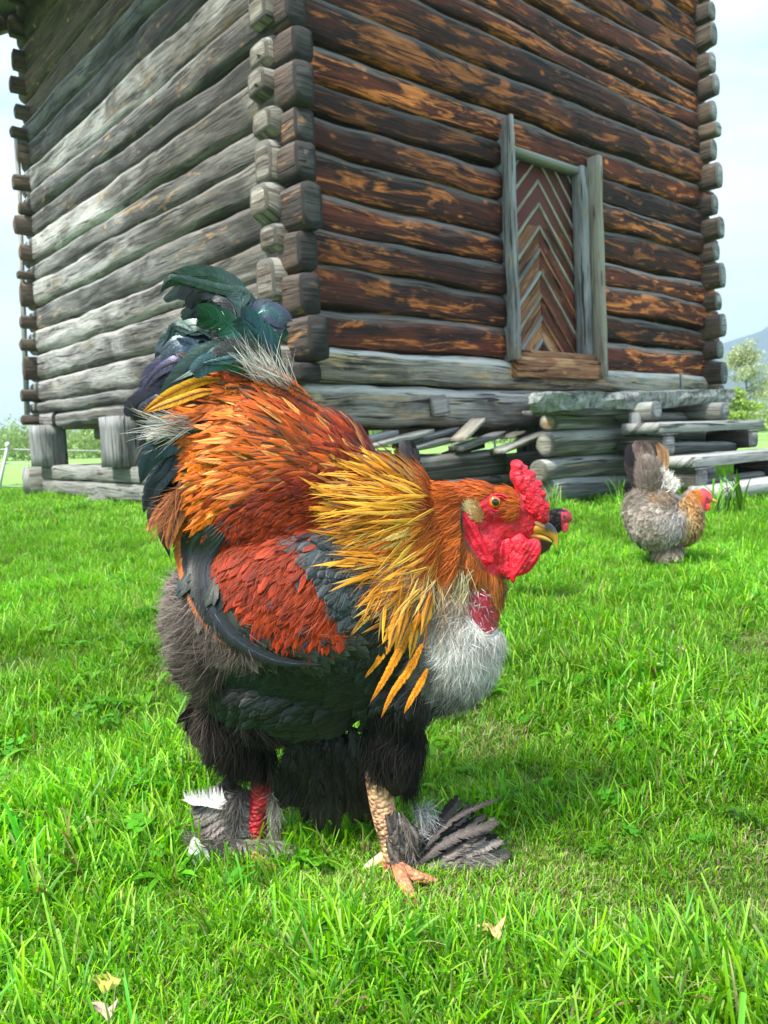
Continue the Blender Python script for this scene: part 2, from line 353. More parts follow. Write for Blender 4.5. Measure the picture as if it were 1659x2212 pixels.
# ---------------------------------------------------------------- electric fence on the left
M['plastic'] = plain('white_plastic', lambda g, b: setattr(b.inputs['Base Color'], 'default_value', (.75, .78, .8, 1)), .4)
def fence():
    f = empty('electric_fence', (-6.2, 11, 0), 'white plastic post of the wire fence, with strands running behind the hut, left picture edge', 'fence')
    b0 = at_z(-4, 1066); Y = b0[1]; tp = at_y(17, 962, Y); hz_ = tp[2]
    V, F, U, C = tube(np.array([b0, (b0+tp)/2, tp]), [.022, .02, .018], 8); mk('post', V, F, f, mats=M['plastic'])
    V, F, U, C = tube(np.array([tp-[0, 0, .02], tp+[0, 0, .03]]), [.03, .028], 8); mk('cap', V, F, f, mats=M['plastic'])
    for k, fr in enumerate((.92, .62, .15)):
        a = b0+(tp-b0)*fr; e = a+np.array([6.5, 2.2, -.12*fr]); s = a-np.array([3, 1, 0])
        P = np.array([s+(a-s)*q for q in (0, .5)]+[a+(e-a)*q-np.array([0, 0, .10*math.sin(q*PI)]) for q in np.linspace(0, 1, 10)])
        V, F, U, C = tube(P, .006, 6); mk('wire', V, F, f, mats=M['plastic'])
    p2 = np.array([b0[0]+6.5, b0[1]+2.2, 0]); V, F, U, C = tube(np.array([p2, p2+[0, 0, .6], p2+[.0, 0, 1.0]]), .02, 8); mk('post', V, F, f, mats=M['plastic'])
fence()
def dry_stalks():
    p = at_z(78, 1050); b = Bag()
    for k in range(9):
        a = p+[rng.normal()*.12, rng.normal()*.1, 0]; d = np.array([rng.normal()*.25+.25, rng.normal()*.1, .75+.3*rng.random()])
        V, F, U, C = tube(np.array([a, a+d*.5, a+d+[.05, 0, -.02]]), [.008, .006, .003], 6); b.add(V, F, U)
    b.build('dry_stalks', plain('straw', lambda g, b: setattr(b.inputs['Base Color'], 'default_value', (.42, .38, .22, 1))), label='pale dry stalks standing by the end of the foundation beam', cat='dead plant')
dry_stalks()

# ---------------------------------------------------------------- log storehouse
UL = np.array([-.644, .765, 0]); UR = np.array([.766, .643, 0]); NR = np.array([.643, -.766, 0]); NL = -UR
NC = np.array([-.566, 4.8, 0]); LEN_L, LEN_R = 5.25, 5.40
hut = empty('log_storehouse', tuple(NC), 'tall old two-storey log storehouse of weathered red brown and silver grey timbers, raised on beams', 'building')
def lean(P):        # old walls lean slightly inwards with height
    c = NC+UL*LEN_L/2+UR*LEN_R/2; z = P[..., 2:3]
    sl = ((P-NC)*UL).sum(-1, keepdims=True)
    return P+(c-P)*np.array([1, 1, 0])*np.clip(z-1, 0, 9)*.0085-UL*np.clip(sl/LEN_L, 0, 1.3)*np.clip(z-1, 0, 9)*.045
def log_arr(A, U, Nn, s0, s1, zb, zt, thick, seed, nx=44, rough=1.0, npf=20, ex=2.7, face=0.0, wav=1.0, hewn=None, stub=None):
    """hewn log along U from A, between bottoms zb(s) and tops zt(s); outer face on Nn side at offset face"""
    th = np.arange(npf)/npf*2*PI+PI/npf; c, s_ = np.cos(th), np.sin(th)
    px = np.sign(c)*np.abs(c)**(2/ex); pz = np.sign(s_)*np.abs(s_)**(2/ex)
    ss = np.linspace(s0, s1, nx); V = np.zeros((nx, npf, 3)); Uv = np.zeros((nx, npf, 3))
    if hewn == 'top': hp = [(.36,-1),(.80,-.97),(.97,-.90),(1.0,-.68),(1.02,-.25),(1.01,.2),(.98,.52),(.89,.72),(.70,.87),(.42,.97),(0,1),(-.5,1),(-.9,.9),(-1,.5),(-1,0),(-1,-.5),(-.9,-.9),(-.5,-1),(0,-1),(.15,-1)]
    elif hewn == 'under': hp = [(.34,-.97),(.66,-.84),(.90,-.66),(1.0,-.44),(1.02,-.1),(1.01,.3),(1.0,.62),(.93,.84),(.70,.94),(.34,.99),(0,1),(-.5,1),(-.9,.9),(-1,.5),(-1,0),(-1,-.5),(-.9,-.9),(-.5,-1),(0,-1),(.15,-1)]
    if hewn: px, pz = np.array(hp).T; npf = 20
    per = np.cumsum(np.hypot(np.diff(px, append=px[0])*thick/2, np.diff(pz, append=pz[0])*.13))
    for i, s in enumerate(ss):
        b, t = zb(s), zt(s); h = (t-b); zc = (t+b)/2
        wob = .020*noise.noise(Vector((s*.9, seed*3.1, 0))); wz = .034*wav*noise.noise(Vector((s*.8, seed*5.7, 4)))+.012*noise.noise(Vector((s*3, seed*2.7, 14)))
        hk = 1+.16*noise.noise(Vector((s*1.3, seed, 9))); e = min(s-s0, s1-s); tap = 1-.05*math.exp(-(e/.02)**2)
        if stub and (s < -.015 or s > stub): q_ = .62+.36*(math.sin(seed*7.7+(3 if s > 0 else 0))*.5+.5); h = h*q_; zc = zc+(t-b)*(1-q_)*.35*math.sin(seed*3)
        for j in range(npf):
            nn = noise.noise(Vector((s*2.6, px[j]*1.3+seed*7, pz[j]*2.2)))*.016+noise.noise(Vector((s*8, px[j]*4+seed*3, pz[j]*5)))*.007
            r = 1+nn*rough*4
            o = face-thick/2+wob+px[j]*thick/2*r*tap; z = zc+wz+pz[j]*h/2*hk*r*tap
            V[i, j] = A+U*s+Nn*o; V[i, j, 2] = z; Uv[i, j] = (s, per[j], seed)
    F = []; 
    i = np.arange(nx-1)[:, None]*npf; j = np.arange(npf)[None]; jn = (j+1) % npf
    F = np.stack([i+j, i+npf+j, i+npf+jn, i+jn], -1).reshape(-1, 4)
    V = V.reshape(-1, 3); Uv = Uv.reshape(-1, 3); mi = [0]*len(F); FL = [F]
    for base, sg in ((0, -1), ((nx-1)*npf, 1)):
        ring = V[base:base+npf]; c0 = ring.mean(0); n0 = len(V)
        ins = c0+(ring-c0)*.72+U*sg*.012; ins2 = c0+(ring-c0)*.3+U*sg*.016*(1+.5*math.sin(seed))
        V = np.vstack([V, ins, ins2])
        du = np.stack([(ins-c0) @ Nn+seed, (ins[:, 2]-c0[2])*1.0, np.full(npf, seed)], -1); du2 = np.stack([(ins2-c0) @ Nn+seed, ins2[:, 2]-c0[2], np.full(npf, seed)], -1)
        Uv = np.vstack([Uv, du, du2])
        j = np.arange(npf); jn = (j+1) % npf
        q = np.stack([base+j, n0+j, n0+jn, base+jn], -1); q2 = np.stack([n0+j, n0+npf+j, n0+npf+jn, n0+jn], -1)
        hh = npf//2; jj = np.arange(hh-1)
        q3 = np.stack([n0+npf+jj, n0+2*npf-1-jj, n0+2*npf-2-jj, n0+npf+jj+1], -1)
        if sg < 0: q, q2, q3 = q[:, ::-1], q2[:, ::-1], q3[:, ::-1]
        FL += [q, q2, q3]; mi += [1]*(len(q)+len(q2)+len(q3))
    return lean(V), np.vstack(FL), Uv, mi
def add_log(A, U, Nn, s0, s1, zb, zt, thick, m, me='wood_end', name='log', parent=hut, split=None, **kw):
    add_log.k += 1
    V, F, Uv, mi = log_arr(A, U, Nn, s0, s1, zb, zt, thick, add_log.k*1.37, **kw)
    if split is not None:                     # the notched end beyond the corner weathers differently
        q = V[F[:, 0]]; sa = ((q-A)*U).sum(1); mi = [2 if (a == 0 and x < split[0]) else a for a, x in zip(mi, sa)]
        return mk(name, V, F, parent, uv=Uv, mats=[M[m], M[me], M[split[1]]], mi=mi)
    return mk(name, V, F, parent, uv=Uv, mats=[M[m], M[me]], mi=mi)
add_log.k = 0
# right (door) wall: top seams read at both ends of the wall
sL, sR = .28, 5.15
yl = [-600,-520,-440,-378,-298,-219,-143,-86,13,107,185,250,323,412,492,565,660,746,824,930]
yr = [-26,18,62,118,166,214,260,294,344,403,454,505,549,610,654,710,754,809,853,910]
zl = [.5+(953-a)/1650*4.87*1.004 for a in yl]; zr = [.5+(922-a)/1650*8.02 for a in yr]
DOOR0, DOOR1 = 2.12, 3.22
right_logs = []
for i in range(len(yl)-1):
    zt = (lambda s, a=zl[i], b=zr[i]: a+(b-a)*(s-sL)/(sR-sL)); zb = (lambda s, a=zl[i+1], b=zr[i+1]: a+(b-a)*(s-sL)/(sR-sL))
    m = 'wood_right' if i < len(yl)-3 else 'wood_sill'
    cut = 10 <= i <= 16; e0 = -.055+.025*math.sin(i*2.3); e1 = LEN_R+.20+.04*math.sin(i*1.7)
    if i == 18: e0 = .1
    th = .22+.02*math.sin(i*3.1); fc = .012*math.sin(i*1.9)
    if i == 8: fc = .03
    for a, b in (((e0, DOOR0), (DOOR1, e1)) if cut else ((e0, e1),)):
        add_log(NC, UR, NR, a, b, zb, zt, th, m, 'wood_pale', nx=max(12, int((b-a)*12)), face=fc, rough=1.15, hewn='top', stub=LEN_R+.02, split=(.02, 'wood_pale') if a < 1 and i < 18 else None)
# left wall: seams at the near corner and at the far corner
yn = [13,95,162,254,331,411,507,594,687,786,830,885]; yf = [449,488,534,588,624,677,725,771,828,872,895,926]
zn = [.5+(954-a)/1650*4.72 for a in yn]; zf = [.5+(976-a)/1650*8.79 for a in yf]
for a in (397, 349, 307, 262, 222, 160, 95, 60):
    z = .5+(976-a)/1650*8.79; zf.insert(0, z); zn.insert(0, z-.06)
for i in range(len(zn)-1):
    zt = (lambda s, a=zn[i], b=zf[i]: a+(b-a)*s/LEN_L); zb = (lambda s, a=zn[i+1], b=zf[i+1]: a+(b-a)*s/LEN_L)
    m = 'wood_brown' if i < 5 else ('wood_left_dark' if i in (5, 6, 8, 9, 11, 13) else 'wood_left')
    if i == len(zn)-2:
        for a, b in ((1.0, 4.55), (4.66, LEN_L+.14)): add_log(NC, UL, NL, a, b, zb, zt, .17, m, nx=20)
        continue
    add_log(NC, UL, NL, -.175-.035*math.sin(i*2.1), LEN_L+.18+.03*math.sin(i*1.3), zb, zt, .165, m, 'wood_end', nx=58, face=.012*math.sin(i*2.7), hewn='under', wav=.6, split=(-.0, 'wood_char'))
# the two far walls
for i in range(len(zf)-1):
    z0, z1 = zf[i+1], zf[i]; hgt = (z1-z0)*.31
    add_log(NC+UL*LEN_L, UR, NL, -.24-.05*math.sin(i*2.9), LEN_R+.1, lambda s: z0+.03, lambda s: z1-.085 if i % 3 else z1-.02, .15, 'wood_brown', 'wood_brown', nx=26) if False else \
    add_log(NC+UL*(LEN_L-.02), UR, UL, -.13-.03*math.sin(i*2.9), LEN_R+.05, lambda s: z0+(.02 if i % 4 else 0), lambda s: z1-(.09 if i % 3 else .02), .12, 'wood_brown', 'wood_brown', nx=24)
for i in range(len(zr)-1):
    off = .11
    add_log(NC+UR*(LEN_R-.0), UL, UR, -.15-.03*math.sin(i*3.3), LEN_L+.1, lambda s: zr[i+1]-off+.012, lambda s: zr[i]-off-.012, .16, 'wood_brown', 'wood_grey', nx=24)
# thin vertical battens at the far left corner
for dx, m_ in ((.17, 'wood_tread'), (.10, 'wood_grey')):
    p0 = lean(NC+UL*(LEN_L+dx-.04)+NL*.07+[0, 0, .85]); p1 = lean(NC+UL*(LEN_L+dx-.04)+NL*.07+[0, 0, 3.95]); V, F = box_arr(p0, UR*.03, UL*.05, p1-p0); mk('corner_batten', V, F, hut, uv=V[:, [2, 0, 1]], mats=M[m_], smooth=False)
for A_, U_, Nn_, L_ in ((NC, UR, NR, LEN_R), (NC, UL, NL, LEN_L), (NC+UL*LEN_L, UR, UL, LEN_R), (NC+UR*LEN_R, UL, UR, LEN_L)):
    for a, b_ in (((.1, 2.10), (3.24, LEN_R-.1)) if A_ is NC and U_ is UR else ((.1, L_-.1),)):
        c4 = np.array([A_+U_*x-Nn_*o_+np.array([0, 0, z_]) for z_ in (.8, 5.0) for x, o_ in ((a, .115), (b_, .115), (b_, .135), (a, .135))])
        mk('light_block_sheet', lean(c4), np.array([[0,3,2,1],[4,5,6,7],[0,1,5,4],[1,2,6,5],[2,3,7,6],[3,0,4,7]]), hut, uv=c4, mats=M['wood_char'], smooth=False)  # sheets added inside the walls to stop light leaking between the logs
# roof: sheets of boards sloping out over the left wall and over the far right wall
def board(name, o, ex, ey, ez, m, parent, wob=.004, n=10, smooth=False, taper=0.0, **kw):
    """plank: n sections along ex, 8-point cross section with eased edges"""
    o = np.array(o, float); ex, ey, ez = (np.array(q, float) for q in (ex, ey, ez)); L = np.linalg.norm(ex); ly = np.linalg.norm(ey); lz = np.linalg.norm(ez)
    e = min(ly, lz)*.12; a, b = e/ly, e/lz
    prof = [(a, 0), (1-a, 0), (1, b), (1, 1-b), (1-a, 1), (a, 1), (0, 1-b), (0, b)]; k = 8; V = []; U = []; sd = rng.random()*50
    for i in range(n):
        f = i/(n-1); t = 1-taper*f
        for j, (p, q) in enumerate(prof):
            w1 = wob*noise.noise(Vector((f*L*3+sd, p*2, q*2)))*2; w2 = wob*noise.noise(Vector((f*L*3+sd, p*2+9, q*2)))*2
            V.append(o+ex*f+ey*((p-.5)*t+.5)+ez*((q-.5)*t+.5)+ey/ly*w1+ez/lz*w2); U.append((f*L+sd, (p*ly+q*lz), sd))
    V = np.array(V); i = np.arange(n-1)[:, None]*k; j = np.arange(k)[None]; jn = (j+1) % k
    F = np.stack([i+j, i+jn, i+k+jn, i+k+j], -1).reshape(-1, 4)
    cap = np.array([[0, 7, 6, 5], [0, 5, 4, 1], [1, 4, 3, 2]]); F = np.vstack([F, cap, cap[:, ::-1]+(n-1)*k])
    if np.dot(np.cross(ex, ey), ez) > 0: pass
    else: F = F[:, ::-1]
    return mk(name, V, F, parent, uv=np.array(U), mats=M[m], smooth=smooth, **kw)
roof_z = zf[0]-.02
for side in (0, 1):
    A0 = NC+UL*(-.9) if side == 0 else NC+UR*LEN_R+UL*(.25); out = NL if side == 0 else -NL
    up = np.array([0, 0, 1.0]); sl = unit(-out*1.0+up*.62); nrm = unit(np.cross(UL, sl)); nrm = nrm if nrm[2] > 0 else -nrm
    p0 = A0+up*roof_z-sl*(.95 if side == 0 else .1)
    for k in range(15):
        wd = .25; board('roof_board', p0+sl*(k*wd), UL*(LEN_L+(1.32 if side == 0 else .2)), sl*(wd-.012), nrm*.035, 'wood_soffit', hut, n=8)
    board('roof_edge_beam', p0+UL*(LEN_L+(1.18 if side == 0 else .1))-nrm*.16, sl*3.75, UL*.13, nrm*.15, 'wood_brown', hut, n=8)
    for q in np.linspace(.3, LEN_L-.2, 6): board('rafter', p0+UL*q-nrm*.11, sl*3.7, UL*.1, nrm*.1, 'wood_brown', hut, n=6)
# floor joists and dark floor under the hut
board('floor', NC+UL*.1+UR*.1+[0, 0, .74], UL*5.0, UR*4.9, np.array([0, 0, .05]), 'wood_brown', hut, n=4)
for q in (.6, 1.7, 2.9, 4.0): board('joist', NC+UL*.1+UR*q+[0, 0, .62], UL*5.0, UR*.14, np.array([0, 0, .14]), 'wood_brown', hut, n=6)
# foundation: two stacked beams and posts on the left, cross beam end
for z, hh in ((.03, .15), (.19, .15)):
    board('foundation_beam', NC+UL*.4+NL*.02+[0, 0, z], UL*(LEN_L-.55), -NL*.2, np.array([0, 0, hh]), 'wood_beam', hut, n=16, wob=.01)
    board('foundation_beam', NC+UR*.3+NR*-.02+[0, 0, z-.0], UR*(LEN_R-.8), -NR*.2, np.array([0, 0, hh]), 'wood_beam', hut, n=16, wob=.01)
board('cross_beam', NC+UL*(LEN_L-.10)+NL*.14+[0, 0, .02], UR*5.2, UL*.30, np.array([0, 0, .31]), 'wood_beam', hut, n=10)
for a in (.9, 2.55, 4.72):
    o = NC+UL*a-NL*.17+[0, 0, .335]; board('post', o, np.array([0, 0, .45]), -UR*.30, UL*.40, 'wood_grey', hut, n=5)
for a in (1.4, 4.72):
    o = NC+UR*4.5+UL*a+[0, 0, .0]; board('post', o, np.array([0, 0, .8]), -UR*.3, UL*.34, 'wood_grey', hut, n=5)
for q in (3.3, 1.9):
    st = at_z(0, 1100)*0+NC+UL*q+[0, 0, .0]; V, F, U, C = tube(np.array([st+[0, 0, -.02], st+[0, 0, .03], st+[0, 0, .05]]), [.2, .19, .12], 12, squash=.7); 
    nm = plain('dark_stone', lambda g, b: g.l(g.mix(g.noise(None, 12, 5), (.05,.05,.045), (.22,.22,.2)), b.inputs['Base Color'])) if q == 3.3 else nm
    mk('foundation_stone', V, F, hut, mats=nm)

# ---------------------------------------------------------------- door
def RP(s, o, z): return lean(NC+UR*s+NR*o+np.array([0, 0, z]))
door = mk('door', *box_arr(RP(DOOR0, -.17, 1.10), RP(DOOR1, -.17, 1.10)-RP(DOOR0, -.17, 1.10), NR*.03, np.array([0, 0, 1.66])), hut, uv=np.zeros((8, 3)), mats=M['wood_maroon'], smooth=False)
def clip_poly(P, axis, lim, keep):          # P list of (s,z)
    out = []
    for i in range(len(P)):
        a, b = P[i-1], P[i]; ia = (a[axis]-lim)*keep >= 0; ib = (b[axis]-lim)*keep >= 0
        if ia != ib:
            f = (lim-a[axis])/(b[axis]-a[axis]); out.append((a[0]+(b[0]-a[0])*f, a[1]+(b[1]-a[1])*f))
        if ib: out.append(b)
    return out
D0, D1, DZ0, DZ1 = DOOR0+.03, DOOR1-.03, 1.16, 2.74; DM = D0+.50*(D1-D0)
pat = ['wood_red', 'wood_cream', 'wood_red', 'wood_cream', 'wood_maroon', 'wood_cream', 'wood_orange', 'wood_cream', 'wood_maroon', 'wood_grey', 'wood_orange', 'wood_cream', 'wood_red']
def chevron():
    z = DZ0-1.2; k = 0
    while z < DZ1+.9:
        wide = .145 if k % 2 else .042
        for side in (-1, 1):
            sl = 1.0*((D1-D0)/2); e = .004
            if side < 0: P = [(D0, z-sl), (DM-e, z), (DM-e, z+wide-.008), (D0, z-sl+wide-.008)]
            else: P = [(DM+e, z), (D1, z-sl*1.05), (D1, z-sl*1.05+wide-.008), (DM+e, z+wide-.008)]
            for ax, lim, kp in ((1, DZ0, 1), (1, DZ1, -1)):
                if P: P = clip_poly(P, ax, lim, kp)
            if len(P) < 3: continue
            f = (z-DZ0)/(DZ1-DZ0)
            if k % 2: m = random.choice(['wood_red', 'wood_red', 'wood_maroon']) if f > .72 else (random.choice(['wood_maroon', 'wood_maroon', 'wood_orange', 'wood_red']) if side > 0 else random.choice(['wood_orange', 'wood_orange', 'wood_maroon', 'wood_red']))
            else: m = 'wood_cream' if f > .55 or random.random() < .35 else ('wood_grey' if side < 0 else 'wood_orange')
            dep = .022 if k % 2 else .036
            n = len(P); V = [RP(s, -.139, zz) for s, zz in P]+[RP(s, -.139+dep, zz) for s, zz in P]
            ins = [RP(s+(sum(p[0] for p in P)/n-s)*.03, -.139+dep, zz) for s, zz in P]
            Fc = [list(range(n, 2*n))]+[[i, (i+1) % n, n+(i+1) % n, n+i] for i in range(n)]
            d = unit(np.array([1, side*-1.0])) if side > 0 else unit(np.array([1, 1.0])); q = np.array([-d[1], d[0]])
            uv = [(np.dot((s, zz), d)+k, np.dot((s, zz), q), k) for s, zz in P]*2
            mk('herringbone_board', np.array(V), Fc, door, uv=np.array(uv), mats=M[m], smooth=False)
        z += wide; k += 1
chevron()
zv = np.array([0, 0, 1.0])
# casing boards of the frame, proud of the logs, peaked at the top
fr = mk('door_frame', *box_arr(RP(DOOR0-.02, -.12, 2.72), RP(DOOR1+.02, -.12, 2.72)-RP(DOOR0-.02, -.12, 2.72), NR*.11, zv*.05), hut, uv=np.zeros((8, 3)), mats=M['wood_beam'], smooth=False)
board('casing_board', RP(DOOR0-.07, .035, 1.08), RP(DOOR0-.07, .035, 2.92)-RP(DOOR0-.07, .035, 1.08), UR*.035, NR*.10, 'wood_case', hut, n=16)
board('casing_board', RP(DOOR0-.034, -.10, 1.08), RP(DOOR0-.034, -.10, 2.83)-RP(DOOR0-.034, -.10, 1.08), UR*.10, NR*.16, 'wood_case', hut, n=16)
board('casing_board', RP(DOOR1-.10, -.10, 1.10), RP(DOOR1-.10, -.10, 2.78)-RP(DOOR1-.10, -.10, 1.10), UR*.10, NR*.12, 'wood_case', hut, n=16)
board('casing_board', RP(DOOR1+.004, .0, .98), RP(DOOR1+.004, .0, 2.86)-RP(DOOR1+.004, .0, .98), UR*.06, NR*.12, 'wood_cream', hut, n=16)
board('threshold', RP(DOOR0-.02, .02, .95), UR*1.16, NR*.06, zv*.16, 'wood_orange', hut, n=10)
board('door_sill', RP(DOOR0+.05, -.12, 1.10), UR*1.0, NR*.19, zv*.065, 'wood_orange', hut, n=10)
iron = plain('dark_iron', lambda g, b: (setattr(b.inputs['Base Color'], 'default_value', (.03, .028, .026, 1)), setattr(b.inputs['Metallic'], 'default_value', .8)), .5)
a = np.linspace(0, 2*PI, 15); c = RP(D0+.10, -.085, 2.0)
V, F, U, C = tube(np.array([c+UR*.045*math.cos(t)+zv*.045*math.sin(t) for t in a]), .008, 6); mk('door_ring', V, F, door, mats=iron)
board('lock', RP(D0+.07, -.085, 1.83), zv*.10, UR*.08, NR*.02, 'wood_cream', door, n=4)

# ---------------------------------------------------------------- stone slab, log crib and steps
def stone_slab():
    st = empty('stone_slab', tuple(NC+UR*2.4+NR*.5+zv*.7), 'rough grey stone slab laid as a landing in front of the storehouse door', 'stone slab')
    n = 64; out = []
    for x, y in catmull([(2.35,.03),(1.95,.36),(1.55,.70),(1.22,.90),(1.32,.96),(2.0,.95),(2.6,.99),(3.2,.95),(3.78,.98),(3.84,.9),(3.84,.5),(3.8,.08),(3.4,.03),(2.8,.04),(2.35,.03)], n+1)[:-1]:
        i = len(out); out.append((x+.03*noise.noise(Vector((i*.6, 0, 0))), y+.04*noise.noise(Vector((i*.5, 5, 0)))))
    rings = []
    for f, dz in ((1.0, -.06), (1.0, -.012), (.985, 0), (.6, .008), (.2, .01)):
        rings.append([(2.7+(x-2.7)*f, .55+(y-.55)*f, dz) for x, y in out])
    low = [(2.7+(x-2.7)*.95, .55+(y-.55)*.94, -.115-.02*noise.noise(Vector((x*2, y, 3)))) for x, y in out]
    low2 = [(2.7+(x-2.7)*.3, .55+(y-.55)*.3, -.13) for x, y in out]
    allr = [low2, low]+rings; V = []
    for r in allr:
        for x, y, dz in r:
            e = .035*noise.noise(Vector((x*4, y*4, dz*20)))+.026*noise.noise(Vector((x*13, y*13, dz*20)))
            V.append(NC+UR*(x)+NR*(y+e)+zv*(.705+.022*(x-1.1)+dz+e*.6+.04))
    F = []
    for r in range(len(allr)-1):
        for i in range(n): F.append([r*n+i, r*n+(i+1) % n, (r+1)*n+(i+1) % n, (r+1)*n+i])
    F.append([(len(allr)-1)*n+i for i in range(n)][::-1]); F.append([i for i in range(n)])
    ms = plain('lichen_stone', lambda g, b: (g.l(g.mix(g.ramp(g.noise(g.n('ShaderNodeTexCoord').outputs['Object'], 14, 7, .7), [(.38, 0.0), (.62, 1.0)]), (.10,.105,.10), (.50,.51,.49)), b.inputs['Base Color']), g.bump(g.noise(g.n('ShaderNodeTexCoord').outputs['Object'], 22, 8, .75), b, 1.0, .03)))
    o = mk('slab', np.array(V), F, st, mats=ms, smooth=False)
stone_slab()
crib = empty('log_crib', tuple(NC+UR*1.8+NR*.7), 'stack of short grey logs carrying the stone slab beside the door steps', 'log stack')
CR0 = NC
for k, (z0, z1, s0, s1, o) in enumerate(((.0, .17, 1.62, 3.9, .80), (.165, .34, 1.55, 3.9, .80), (.335, .51, 1.60, 3.9, .81), (.50, .63, 1.66, 3.85, .80))):
    add_log(CR0, UR, NR, s0, s1, lambda s: z0, lambda s: z1, .17, 'wood_bark' if k else 'wood_grey', 'wood_bark', parent=crib, nx=18, face=o, rough=1.4, ex=2.2)
for k, (z0, z1) in enumerate(((.08, .25), (.25, .42), (.42, .58))):
    for sa in (2.72, 3.7):
        add_log(CR0+UR*sa, NR, UR, .05, .76, lambda s: z0, lambda s: z1, .16, 'wood_bark', 'wood_pale', parent=crib, nx=10, face=.08, rough=1.3, ex=2.1)
for sa, rr in ((2.42, .075), (3.45, .08)):
    add_log(CR0+UR*sa, NR, UR, .2, 1.08, lambda s: .55, lambda s: .70, .16, 'wood_bark', 'wood_grey', parent=crib, nx=10, face=.08, ex=2.0)
board('cover_board', NC+UR*1.28+NR*.90+zv*.615, UR*1.15, -NR*.12, zv*.035+NR*.02, 'wood_left_dark', crib, n=12, wob=.012)
board('upright_block', NC+UR*2.30+NR*.93+zv*.38, zv*.24, UR*.12, NR*.06, 'wood_grey', crib, n=4)
steps = empty('wooden_steps', tuple(NC+UR*3+NR*1.3), 'grey wooden steps of three planks on log blocks leading up to the slab', 'steps')
P1 = np.array([1.924, 5.30, 0])
for i, (k, zt) in enumerate(((0, .545), (.243, .305), (.507, .105))):
    c = P1+NR*k; Ls = 1.62
    board('tread', c+zv*(zt-.075), UR*Ls, -NR*.30, zv*.075, 'wood_tread', steps, n=12, wob=.0012)
    for q in (.12, 1.42):
        add_log(c+UR*q, -NR, UR, .0, .36, lambda s: zt-.235, lambda s: zt-.08, .17, 'wood_left_dark', 'wood_grey', parent=steps, nx=6, face=.085, ex=4.0, name='support_log') if i < 2 else \
        add_log(c+UR*q, -NR, UR, .0, .36, lambda s: -.06, lambda s: zt-.08, .15, 'wood_left_dark', 'wood_grey', parent=steps, nx=6, face=.085, ex=4.0, name='support_log')
    if i < 2:
        add_log(c-NR*.05, UR, NR, .26, 1.38, lambda s: zt-.245, lambda s: zt-.165, .1, 'wood_grey', 'wood_grey', parent=steps, nx=8, face=-.06, ex=2.6, name='cross_log')
        V, F = box_arr(c+UR*.02+zv*(zt-.095)+NR*.01, UR*.26, -NR*.3, zv*.012); mk('slate', V, F, steps, uv=V, mats=M['wood_left_dark'], smooth=False)
        V, F = box_arr(c+UR*1.35+zv*(zt-.095)+NR*.01, UR*.26, -NR*.3, zv*.012); mk('slate', V, F, steps, uv=V, mats=M['wood_left_dark'], smooth=False)
board('standing_stick', RP(4.55, .10, .74), zv*.30+UR*-.03, UR*.03, NR*.02, 'wood_case', None, n=4, label='short pale stick standing upright against the wall right of the door', cat='stick')

# ---------------------------------------------------------------- old timber under the wall
beam = empty('old_beam', tuple(NC+UR*.4+NR*.25), 'long dark grey squared beam lying along the wall foot behind the rooster', 'beam')
add_log(NC, UR, NR, .05, 1.72, lambda s: .20, lambda s: .385, .2, 'wood_left', 'wood_end', parent=beam, nx=22, face=.28, ex=5, name='timber')
add_log(NC, UR, NR, .02, 1.65, lambda s: .02, lambda s: .20, .2, 'wood_left_dark', 'wood_end', parent=beam, nx=22, face=.30, ex=5, name='timber')
def crop7(x, y): return np.array([.32*x+663.6, .32*y+796.3])
pl = [((360,505),(620,430),40,'wood_grey',.16,'short thin grey plank, topmost at the left end of the plank pile'),
      ((390,545),(860,425),46,'wood_beam',.26,'long pale grey plank lying slanted on top of the plank pile'),
      ((430,585),(570,560),34,'wood_grey',.30,'stubby grey plank end at the left foot of the plank pile'),
      ((660,520),(1030,420),60,'wood_left_dark',.10,'broad dark grey board behind the pile, under the tan log'),
      ((680,560),(1000,480),50,'wood_bark',.24,'brown grey plank in the middle of the plank pile'),
      ((1050,540),(1340,440),52,'wood_left',.30,'thick grey plank jutting out at the right of the pile'),
      ((1000,580),(1200,520),40,'wood_brown',.22,'brown plank tucked below the jutting grey one'),
      ((1330,560),(1659,430),44,'wood_bark',.36,'long brown pole leaning from the pile toward the log crib'),
      ((1060,475),(1205,345),44,'wood_cream',.34,'pale yellowish sawn board end sticking up from the pile'),
      ((1395,465),(1480,430),26,'wood_cream',.22,'small pale splinter of wood near the log crib'),
      ((500,590),(1100,585),30,'wood_brown',.18,'flat brown board lying on the beam under the other planks')]
for a, b, wdt, m, o, lab in pl:
    A_, B_ = crop7(*a), crop7(*b)
    def on_plane(p, off):
        d = rays(p[0], p[1]); t = np.dot(NC+NR*off-np.array([0, 0, CAMZ]), NR)/np.dot(d, NR); return d*t+np.array([0, 0, CAMZ])
    pa, pb = on_plane(A_, o+.05), on_plane(B_, o-.05); ww = wdt*.32/1650*4.9*.75
    board('plank', pa-zv*ww/2, pb-pa, zv*ww, -NR*.14, m, None, n=8, wob=.006, label=lab, cat='plank', group='old planks piled under the wall')
pa = on_plane(crop7(855, 310), .06)
bk = board('wood_block', pa-zv*.02, UR*.16+zv*.02, zv*.13, -NR*.05, 'wood_pale', None, n=5, wob=.02, label='torn pale block of wood with a chip, stuck against the tan log above the planks', cat='wood block')
